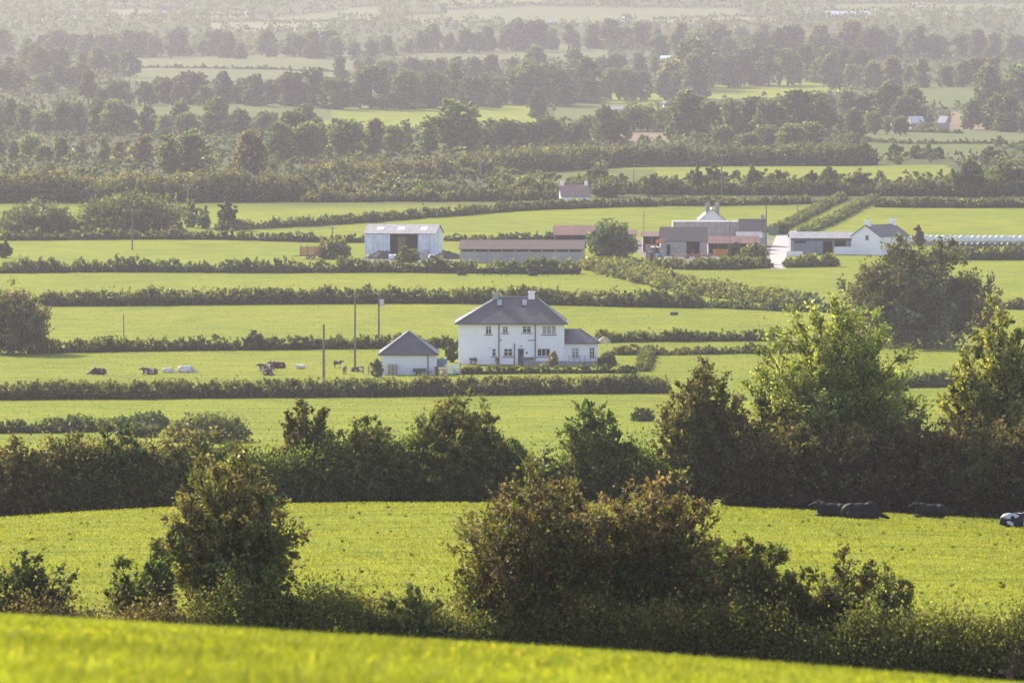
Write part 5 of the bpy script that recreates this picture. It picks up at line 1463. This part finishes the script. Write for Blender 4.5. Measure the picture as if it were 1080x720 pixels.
def machines():
    p = hit(328, 273); t = empty('slatted_trailer', p, 'red slatted livestock trailer parked in the field beside a bush', 'trailer')
    k = MB()
    for z in (.7, 1.05, 1.4, 1.75, 2.1): k.box(-2.1, 2.1, -.9, -.84, z, z + .2).box(-2.1, 2.1, .84, .9, z, z + .2)
    k.box(-2.1, -2.04, -.9, .9, .7, 2.3).box(2.04, 2.1, -.9, .9, .7, 2.3).build('slatted_side', REDP, t)
    MB().box(-2.1, 2.1, -.9, .9, .55, .68).build('floor', WOOD, t)
    k = MB()
    for x in (-2.0, -.7, .7, 2.0): k.box(x - .06, x + .06, -.98, -.903, .5, 2.55).box(x - .06, x + .06, .903, .98, .5, 2.55)
    k.build('post', REDP, t)
    for y in (-1.0, 1.0): wheel(t, -.5, y, .4, .25); wheel(t, .45, y, .4, .25)
    MB().tube([(-2.1, 0, .6), (-3.6, 0, .5)], .08, 6).build('drawbar', DKTRIM, t)
    p = hit(760, 274.0); t = empty('farm_trailer', p, 'orange tipping trailer left of the clipped evergreen bush', 'trailer')
    pmesh('body', [(-1.2, -.8, .8), (1.2, -.8, .8), (1.2, .8, .8), (-1.2, .8, .8), (-1.35, -.95, 1.95), (1.35, -.95, 1.95), (1.35, .95, 1.95), (-1.35, .95, 1.95), (-1.15, -.75, .9), (1.15, -.75, .9), (1.15, .75, .9), (-1.15, .75, .9), (-1.27, -.88, 1.95), (1.27, -.88, 1.95), (1.27, .88, 1.95), (-1.27, .88, 1.95)],
          [(0, 3, 2, 1), (0, 1, 5, 4), (1, 2, 6, 5), (2, 3, 7, 6), (3, 0, 4, 7), (8, 9, 10, 11), (8, 12, 13, 9), (9, 13, 14, 10), (10, 14, 15, 11), (11, 15, 12, 8), (4, 5, 13, 12), (5, 6, 14, 13), (6, 7, 15, 14), (7, 4, 12, 15)], ORANGE, t)
    for y in (-.95, .95): wheel(t, .2, y, .45, .28)
    MB().tube([(-1.2, 0, .75), (-2.3, 0, .55)], .07, 6).build('drawbar', ORANGE, t)
    for px, m, lab in ((742, ORANGE, 'small orange cultivator with curved tines in the farmyard'), (718, YELP, 'yellow-orange hay rake standing in front of the byre'), (731, REDP, 'dull red plough between the rake and the cultivator')):
        p = hit(px, 273.0); t = empty('cultivator' if m is ORANGE else 'hay_rake' if m is YELP else 'plough', p, lab, 'farm implement', rz=R(px))
        MB().box(-1.2, 1.2, -.06, .06, .75, .9).box(-1.2, 1.2, .5, .62, .75, .9).box(-.1, .1, -.06, .62, .905, 1.0).tube([(0, .3, .95), (-.4, .2, 1.8), (.4, .2, 1.8), (0, .3, .96)], .06, 6).build('frame', m, t)
        k = MB()
        for i in range(7):
            x = -1.1 + i * .36; k.tube([(x, 0, .75), (x, -.25, .45), (x, -.05, .1), (x, .2, .02)], .045, 5)
        k.build('tines', m, t)
        for x in (-1.3, 1.3): wheel(t, x, .3, .3, .16)
    p = hit(687, 273.5); o = MB().box(-1.1, 1.1, -.2, .2, -.2, 2.7).box(-1.2, 1.2, -.27, .27, 2.703, 2.85).build('block_pier', PINKB, None); o.location = (float(p[0]), float(p[1]), float(p[2])); tag(o, 'pinkish block pier with a pale capping behind the blue tractor', 'wall')
    p = hit(816, 248); o = MB().box(-1.1, 1.1, -.1, .1, -.1, 1.7).build('oil_drum_screen', plain('green_sheet', (.09, .16, .08), rough=.6), None); o.location = [float(v) for v in p]; tag(o, 'dark green sheet gate at the top of the lane', 'gate')
    # white drums and sacks by the hay barn
    for i, (px, lab) in enumerate(((413, 'white wrapped bale lying left of the small bush at the hay barn'), (418.5, 'white wrapped bale touching the small bush at the hay barn'), (455.5, 'white bale standing right of the hay barn bush'))):
        p = hit(px, 274.5); t = empty('wrapped_bale', p, lab, 'bale', rz=R(20 * i))
        V, Q = tube([(-.5, 0, .55), (-.42, 0, .55), (.42, 0, .55), (.5, 0, .55)], [.48, .58, .58, .48], 16); k = MB(); k.add(V, [tuple(x) for x in Q]); n = len(V); k.F += [tuple(range(16))[::-1], tuple(range(n - 16, n))]
        k.build('wrap', WRAP, t, smooth=True)
    rng = np.random.default_rng(12)
    for i, (px, w, h, m, lab) in enumerate(((402, 8, 1.5, INSIDE, 'dark heap of silage and soil before the hay barn'), (444, 7, 1.7, STONE, 'grey-brown rubble heap right of the hay barn bush'), (472, 6, 1.6, INSIDE, 'dark heap of scrap at the right corner of the hay barn'))):
        p = hit(px, 273); V = []; n = 12
        for a in range(n):
            for b in range(n):
                u, v = a / (n - 1) * 2 - 1, b / (n - 1) * 2 - 1
                r = max(0, 1 - (u * u + v * v) ** .8); V.append((u * w / 2 + rng.normal(0, .1), v * 1.8 + rng.normal(0, .1), r * h * (1 + rng.normal(0, .18)) - .1))
        o = pmesh('heap', V, [(a * n + b, a * n + b + 1, (a + 1) * n + b + 1, (a + 1) * n + b) for a in range(n - 1) for b in range(n - 1)], m, None); o.location = [float(v) for v in p]; tag(o, lab, 'heap')


machines()


# ------------------------------------------------------------------ poles, posts and wires
TOPS_ = {}
def pole(key, px, top, base, label, arm=0.0, transformer=False, d=None, r=.13, ins=True, group=None):
    p = ground(px, d) if d else hit(px, base)
    H = zat(top, p[1]) - p[2]
    t = empty('utility_pole', p, label, 'utility pole', group)
    MB().tube([(0, 0, -.3), (0, 0, H * .5), (.02, 0, H)], [r * 1.15, r, r * .75], 10).build('shaft', WOOD, t)
    if arm:
        MB().box(-arm, arm, -.2, -.08, H - .75, H - .6).build('crossarm', WOOD, t)
        for x in (-arm * .92, 0.0, arm * .92):
            MB().tube([(x, -.14, H - .6), (x, -.14, H - .36), (x, -.14, H - .3)], [.05, .11, .05], 8).build('insulator', CERAM, t)
    if transformer:
        V, Q = tube([(.42, -.1, H - 2.0), (.42, -.1, H - 1.0)], .3, 14); k = MB(); k.add(V, [tuple(q) for q in Q]); k.F += [tuple(range(14))[::-1], tuple(range(14, 28))]
        k.build('transformer', STEEL, t); MB().box(0, .42, -.14, -.06, H - 1.1, H - 1.0).build('bracket', STEEL, t)
    TOPS_[key] = np.array(p) + np.array([0, -.14, H - .3])
    return t


pole('A', 139.5, 219, 264, 'utility pole with pale crossarm in the field right of the bush mass', 1.9)
pole('B', 198, 193, 227, 'taller pole above the ivy stump against the dark thicket', 1.0, r=.15)
pole('B2', 177.5, 190, 213, 'thin pole against the dark thicket, left of the taller one', 0, r=.11)
pole('C', 350.5, 237, 273, 'pole behind the bush beside the red trailer', .6)
pole('D', 389, 183, 211, 'pole with short crossarm in the scrub below the bramble hedge', 1.0)
pole('E', 507, 163, 190, 'short pole at the left end of the tall dark hedgerow', 0, r=.2)
pole('F', 761, 162, 206, 'pole with small crossarm in the narrow field hedge', 1.0, r=.17)
pole('G', 871.5, 144, 174, 'pale tall pole with wide crossarm before the tall dark hedgerow', 2.2, r=.22)
pole('H', 808, 217, 283, 'tallest farm pole at the mouth of the lane', 0, r=.14)
pole('I', 841, 216, 249, 'slim pole between the two lane hedges', 0, r=.11)
pole('J', 679, 223, 262, 'thin pole beside the small open shed', 0, r=.09)
pole('K', 668.5, 172, 193, 'slender pole standing in the narrow bright field', 0, r=.12)
pole('K2', 908, 167, 187, 'faint slender pole at the right part of the narrow field', 0, r=.12)
pole('L', 341.5, 342, 405, 'bare stout pole behind the long level hedge, leftmost of three', 0, r=.15)
pole('M', 374.5, 312, 387, 'bare tall pole in the cattle field, middle of three', 0, r=.13)
pole('N', 399.5, 308, 367, 'transformer pole near the garage, rightmost of three', .0, True, r=.13)
pole('O', 282 / 2.571 + 660, 232, 276, 'thin pole rising through the red-roofed shelter', 0, r=.09)


def post(px, base, top, label, r=.07, d=None):
    p = ground(px, d) if d else hit(px, base); H = zat(top, p[1]) - p[2]
    o = MB().tube([(0, 0, -.2), (.01, 0, H * .6), (.0, .01, H)], [r, r * .95, r * .85], 8).build('fence_post', WOOD, None); o.location = [float(v) for v in p]
    tag(o, label, 'post')


post(130.5, 357, 331, 'lone thin post in the field above the resting cattle', .09)
post(960, 541, 517, 'pale slim post in front of the very dark hedgerow', .045)
post(1042, 324, 297, 'post standing in the field right of the massive sycamore', .11)
post(383, 394, 387, 'short dark fence post left of the garage, nearer the cattle', .09)
post(389, 394, 385, 'short dark fence post close to the garage corner', .09)
post(684, 372, 364, 'short thick gate post at the back of the garden side hedge', .14)


CABLEM = plain('weathered_cable', (.16, .155, .15), rough=.8, spec=.1)


def cable(a, b, label, sag=1.0, off=(0, 0, 0), r=.022):
    a = np.array(a) + off; b = np.array(b) + off
    t = np.linspace(0, 1, 24)[:, None]
    pts = a + (b - a) * t; pts[:, 2] -= sag * 4 * (t * (1 - t))[:, 0]
    v, q = tube(pts - a, r, 5)
    o = obj('power_cable', make_mesh('cable', v, q, smooth=True), CABLEM, None, a); tag(o, label, 'cable', )


T = TOPS_
cable(T['A'] + [1.6, 0, 0], T['C'], 'sagging power cable from the crossarm pole to the pole by the red trailer', 1.6, r=.028)
cable(ground(-60, 1240) + [0, 0, 8], T['B'] - [.8, 0, 0], 'upper power cable reaching the taller pole from the left edge', 1.2)
cable(ground(-60, 1240) + [0, 0, 6.6], T['B'] + [.8, 0, -.05], 'lower power cable reaching the taller pole from the left edge', 1.6)
cable(T['B'] + [.8, 0, 0], T['D'] + [-.8, 0, 0], 'power cable from the taller pole across to the scrub pole', 2.5)
cable(T['F'] + [.8, 0, 0], T['G'] - [1.8, 0, 0], 'power cable climbing from the hedge pole to the wide crossarm pole', 1.5)
cable(T['K'], T['F'] - [.8, 0, 0], 'power cable from the slender field pole to the hedge pole', 1.5)
cable(T['G'] + [1.8, 0, 0], ground(1100, 1560) + [0, 0, 9], 'power cable running from the wide crossarm pole off to the right', 2.0)

# ------------------------------------------------------------------ cattle
def blob_mesh(name, blobs, voxel, m):
    bm = bmesh.new()
    for c, r, rot in blobs:
        mt = __import__('mathutils')
        M = mt.Matrix.Translation(c) @ mt.Euler([R(a) for a in rot]).to_matrix().to_4x4() @ mt.Matrix.Diagonal((*r, 1))
        bmesh.ops.create_icosphere(bm, subdivisions=3, radius=1, matrix=M)
    me = bpy.data.meshes.new(name); bm.to_mesh(me); bm.free()
    o = bpy.data.objects.new('tmp', me); COL.objects.link(o)
    mo = o.modifiers.new('r', 'REMESH'); mo.mode = 'VOXEL'; mo.voxel_size = voxel; mo.use_smooth_shade = True
    sm = o.modifiers.new('s', 'SMOOTH'); sm.iterations = 5; sm.factor = .5
    dg = bpy.context.evaluated_depsgraph_get(); me2 = bpy.data.meshes.new_from_object(o.evaluated_get(dg)); me2.name = name
    bpy.data.objects.remove(o); me2.materials.clear(); me2.materials.append(m)
    for p in me2.polygons: p.use_smooth = True
    return me2


def hide(name, a, b, thr, scale=1.3, seed=0.0):
    m, nt, out = mat(name)
    tc = nd(nt, 'ShaderNodeTexCoord'); mp = nd(nt, 'ShaderNodeMapping', {'Vector': tc.outputs['Object'], 'Location': (seed, seed * .7, seed * 1.3)})
    n = nd(nt, 'ShaderNodeTexNoise', {'Vector': mp.outputs[0], 'Scale': scale, 'Detail': 2.0})
    f = rng_(nt, n.outputs[0], thr - .01, thr + .01, 0, 1)
    n2 = nd(nt, 'ShaderNodeTexNoise', {'Vector': tc.outputs['Object'], 'Scale': 30.0, 'Detail': 3.0})
    p = nd(nt, 'ShaderNodeBsdfPrincipled', {'Base Color': mixc(nt, f, (*a, 1), (*b, 1)), 'Roughness': .65, 'Specular IOR Level': .1})
    bp = nd(nt, 'ShaderNodeBump', {'Height': n2.outputs[0], 'Strength': .3, 'Distance': .02}); nt.links.new(bp.outputs[0], p.inputs['Normal'])
    nt.links.new(p.outputs[0], out.inputs[0]); return m


def lying(head='up', turn=0.0):
    ca, sa = math.cos(R(turn)), math.sin(R(turn))
    B = [((0, 0, .44), (.82, .40, .43), (0, 0, 0)), ((-.62, .03, .42), (.42, .42, .43), (0, 0, 0)), ((-.88, .0, .40), (.2, .26, .3), (0, 0, 0)), ((.55, 0, .50), (.42, .34, .44), (0, 0, 0)),
         ((.1, -.08, .28), (.7, .42, .26), (0, 0, 0)), ((-.5, -.1, .76), (.2, .2, .1), (0, 0, 0)),
         ((.72, -.3, .12), (.34, .1, .11), (0, 0, 10)), ((.95, -.22, .10), (.2, .08, .08), (0, 0, -30)), ((.7, .3, .12), (.34, .1, .11), (0, 0, -8)),
         ((-.4, -.46, .22), (.38, .13, .2), (0, 20, 12)), ((-.15, -.52, .1), (.32, .07, .08), (0, 0, -10)), ((-1.05, .08, .25), (.05, .05, .26), (0, 15, 0))]
    if head == 'up':
        n0 = np.array([.85, 0, .66]); h0 = np.array([.98, 0, .80])
        B += [((.78, 0, .66), (.32, .19, .26), (0, -35, 0))]
    else:
        h0 = np.array([1.18, -.08, .2])
        B += [((.88, -.03, .38), (.38, .17, .22), (0, 22, 0))]
    hd = [((.08, 0, 0), (.2, .13, .14), (0, 18, 0)), ((.28, 0, -.07), (.2, .095, .105), (0, 22, 0)), ((.43, 0, -.12), (.09, .085, .085), (0, 0, 0)),
          ((-.02, .2, .06), (.05, .13, .045), (15, 0, 0)), ((-.02, -.2, .06), (.05, .13, .045), (-15, 0, 0)), ((-.02, 0, .12), (.09, .09, .06), (0, 0, 0))]
    for c, r, rot in hd:
        v = np.array(c); v = np.array([v[0] * ca - v[1] * sa, v[0] * sa + v[1] * ca, v[2]])
        B.append((tuple(h0 + v), r, (rot[0], rot[1], rot[2] + turn)))
    return B


def standing():
    B = [((0, 0, 1.02), (.8, .32, .38), (0, 0, 0)), ((-.62, 0, 1.08), (.34, .3, .34), (0, 0, 0)), ((.55, 0, 1.06), (.34, .27, .38), (0, 0, 0)), ((.95, 0, 1.2), (.38, .13, .2), (0, -30, 0)),
         ((1.28, 0, 1.34), (.2, .12, .13), (0, 25, 0)), ((1.45, 0, 1.24), (.18, .09, .1), (0, 30, 0)), ((1.22, .18, 1.42), (.04, .12, .04), (15, 0, 0)), ((1.22, -.18, 1.42), (.04, .12, .04), (-15, 0, 0)),
         ((-.95, 0, .85), (.04, .04, .42), (0, 6, 0)), ((-.35, 0, .68), (.16, .14, .12), (0, 0, 0))]
    for x, y, k in ((.55, .18, 0), (.6, -.18, 0), (-.68, .18, 1), (-.6, -.18, 1)):
        B += [((x, y, .82), (.13 + .06 * k, .1, .3), (0, 0, 0)), ((x - .04 * k, y, .45), (.075, .07, .26), (0, 8 * k, 0)), ((x - .03 * k, y, .18), (.055, .055, .2), (0, 0, 0)), ((x + .02, y, .04), (.08, .07, .06), (0, 0, 0))]
    return B


BLK = hide('black_hide', (.014, .013, .013), (.02, .018, .018), .9)
BW1 = hide('black_white_hide', (.02, .018, .018), (.5, .48, .46), .54, 1.2, 3.1)
BRW = hide('brown_white_hide', (.12, .062, .038), (.55, .5, .45), .60, 1.5, 1.7)
BRD = hide('dark_brown_hide', (.075, .042, .03), (.5, .45, .4), .70, 1.8, 5.2)
WHT = hide('cream_hide', (.62, .57, .48), (.5, .42, .34), .62, 1.2, 2.2)
ML = {}


def cow(label, px, pb, rz, hd='up', m=BLK, turn=0.0, stand=False, d=None, sc=1.0, group=None, voxel=.035):
    key = ('s',) if stand else (hd, turn); key = key + (m.name,)
    if key not in ML: ML[key] = blob_mesh('cow_body', standing() if stand else lying(hd, turn), voxel, m)
    p = ground(px, d) if d else hit(px, pb)
    o = obj('cow', ML[key], None, None, p); o.rotation_euler = (0, 0, R(rz)); o.scale = (sc * .93, sc * .95, sc * .97)
    tag(o, label, 'cow', group)
    return o


CN = 'black cattle resting in the near field'
cow('black cow lying tucked behind its sleeping neighbour, head up at the left', 877, 545.0, 172, 'up', BLK, 0, group=CN, sc=.74)
cow('black cow lying flat with its head on the grass', 907, 547.0, -6, 'flat', BLK, -10, group=CN, sc=.84)
cow('black cow lying alone with raised head turned left', 982, 546.0, 176, 'up', BLK, 15, group=CN, sc=.76)
cow('black cow lying at the right edge, back to the viewer', 1069, 545.0, 178, 'flat', BLK, 0, group=CN, sc=.8)
cow('black cow with white hindquarters lying in front at the right edge', 1073, 556.0, 4, 'up', BW1, 0, group=CN, sc=.78)
CM = 'cattle resting behind the long level hedge'
cow('dark cow lying apart at the left end of the resting herd', 104, 395, 170, 'flat', BRD, 0, group=CM)
cow('dark brown cow lying with a pale face, second of the herd', 158, 395, 176, 'up', BRW, 0, group=CM)
cow('small cream calf lying beside the cream cow', 177, 393, 10, 'flat', WHT, 0, sc=.75, group=CM)
cow('cream cow lying between the calf and the dark group', 196, 393, 5, 'flat', WHT, 0, sc=1.05, group=CM)
cow('brown and white cow lying at the left of the dark group', 281, 391, 168, 'up', BRW, 0, group=CM)
cow('dark cow lying at the back of the dark group', 293, 388.5, 182, 'up', BRD, 0, group=CM)
cow('brown cow lying in front of the dark group, facing away', 283, 395.5, 60, 'up', BRW, 0, group=CM)
cow('small pale brown calf lying left of the bare stout pole', 317, 389, 150, 'up', WHT, 0, sc=.7, group=CM)
cow('brown and white calf standing highest near the middle pole', 356, 388, -35, m=BRW, stand=True, sc=.7, group=CM)
cow('dark brown calf standing head-on beside the middle pole', 363.5, 394.5, -80, m=BRD, stand=True, sc=.75, group=CM)
cow('pale calf lying right of the standing calves', 376, 392, 20, 'up', BRW, 0, sc=.75, group=CM)
CF = 'far dark cattle below the long cattle shed'
for i, (px, py, rz, st, lab) in enumerate(((487, 290.5, 10, 0, 'far black cow lying, first from the left below the cattle shed'), (507, 290.5, 170, 1, 'far black cow standing, first of the pair below the cattle shed'), (514, 290, 20, 1, 'far black cow standing, second of the pair below the cattle shed'),
                                           (532, 290.5, 5, 1, 'far black cow standing below the middle of the cattle shed'), (562, 291, 30, 0, 'far black cow lying below the right half of the cattle shed'), (575, 291, 180, 1, 'far black cow standing below the right half of the cattle shed'),
                                           (606, 290.5, 15, 1, 'far black cow standing near the end of the cattle shed'))):
    cow(lab, px, py, rz, 'up', BLK, 0, stand=bool(st), group=CF, sc=.9)
tr = hit(711, 332.5); t = empty('water_trough', tr, 'dark blue water trough alone in the field behind the house', 'trough'); t.scale = (.62, .7, .8)
MB().box(-.95, .95, -.35, .35, 0, .08).box(-.95, .95, -.35, -.29, .083, .6).box(-.95, .95, .29, .35, .083, .6).box(-.95, -.89, -.288, .288, .083, .6).box(.89, .95, -.288, .288, .083, .6).build('basin', DKTRIM, t)
MB().box(-.88, .88, -.28, .28, .4, .45).build('water', GLASS, t)

# ------------------------------------------------------------------ light, air and camera
SUN_EL, SUN_AZ = 31.5, -36.0
w = bpy.data.worlds.new('World'); scene.world = w; w.use_nodes = True
nt = w.node_tree; sk = nt.nodes.new('ShaderNodeTexSky'); sk.sky_type = 'NISHITA'; sk.sun_disc = False
sk.sun_elevation = R(SUN_EL); sk.sun_rotation = R(SUN_AZ); sk.air_density = 1.0; sk.dust_density = 1.5; sk.ozone_density = 1.0
nt.links.new(mixc(nt, 1.0, sk.outputs[0], (1.06, .95, 1.02), 'MULTIPLY'), nt.nodes['Background'].inputs[0]); nt.nodes['Background'].inputs[1].default_value = 0.15
sl = bpy.data.lights.new('sun', 'SUN'); sl.energy = 4.0; sl.angle = R(.6); sl.color = (1.0, .93, .80)
so = bpy.data.objects.new('sun', sl); COL.objects.link(so)
v = __import__('mathutils').Vector((math.sin(R(SUN_AZ)) * math.cos(R(SUN_EL)), math.cos(R(SUN_AZ)) * math.cos(R(SUN_EL)), math.sin(R(SUN_EL))))
so.rotation_euler = v.to_track_quat('Z', 'Y').to_euler(); so.location = (0, 300, 400)

# hazy air round everything
zmax = 215.0
hz = MB().box(-2600, 2600, -120, 7100, -4.0, zmax).build('haze', None, None)
m, nt, out = mat('haze_air')
pv = nd(nt, 'ShaderNodeVolumePrincipled', {'Color': (.52, .508, .53, 1), 'Density': HAZE, 'Anisotropy': .35})
nt.links.new(pv.outputs[0], out.inputs['Volume'])
hz.data.materials.clear(); hz.data.materials.append(m); tag(hz, 'thin sunlit haze filling the valley air', 'haze', kind='stuff')

cd = bpy.data.cameras.new('camera'); co = bpy.data.objects.new('camera', cd); COL.objects.link(co)
co.location = (0, 0, CAM_Z); co.rotation_euler = (math.pi / 2 - PITCH, 0, 0)
cd.lens = 200.0; cd.sensor_width = 36.0; cd.sensor_fit = 'HORIZONTAL'; cd.clip_start = .5; cd.clip_end = 20000
cd.dof.use_dof = True; cd.dof.focus_distance = 330.0; cd.dof.aperture_fstop = 5.6
scene.camera = co
scene.render.engine = 'CYCLES'
c = scene.cycles
c.use_denoising = True; c.max_bounces = 6; c.diffuse_bounces = 3; c.glossy_bounces = 2; c.transmission_bounces = 3; c.volume_bounces = 0; c.transparent_max_bounces = 4
c.use_adaptive_sampling = True; c.adaptive_threshold = .02; c.sample_clamp_indirect = 6.0
try: c.denoiser = 'OPENIMAGEDENOISE'
except Exception: pass
vs = scene.view_settings
vs.view_transform = 'Standard'; vs.look = 'None'; vs.gamma = 1.0; vs.use_curve_mapping = False; vs.exposure = EXPOSURE
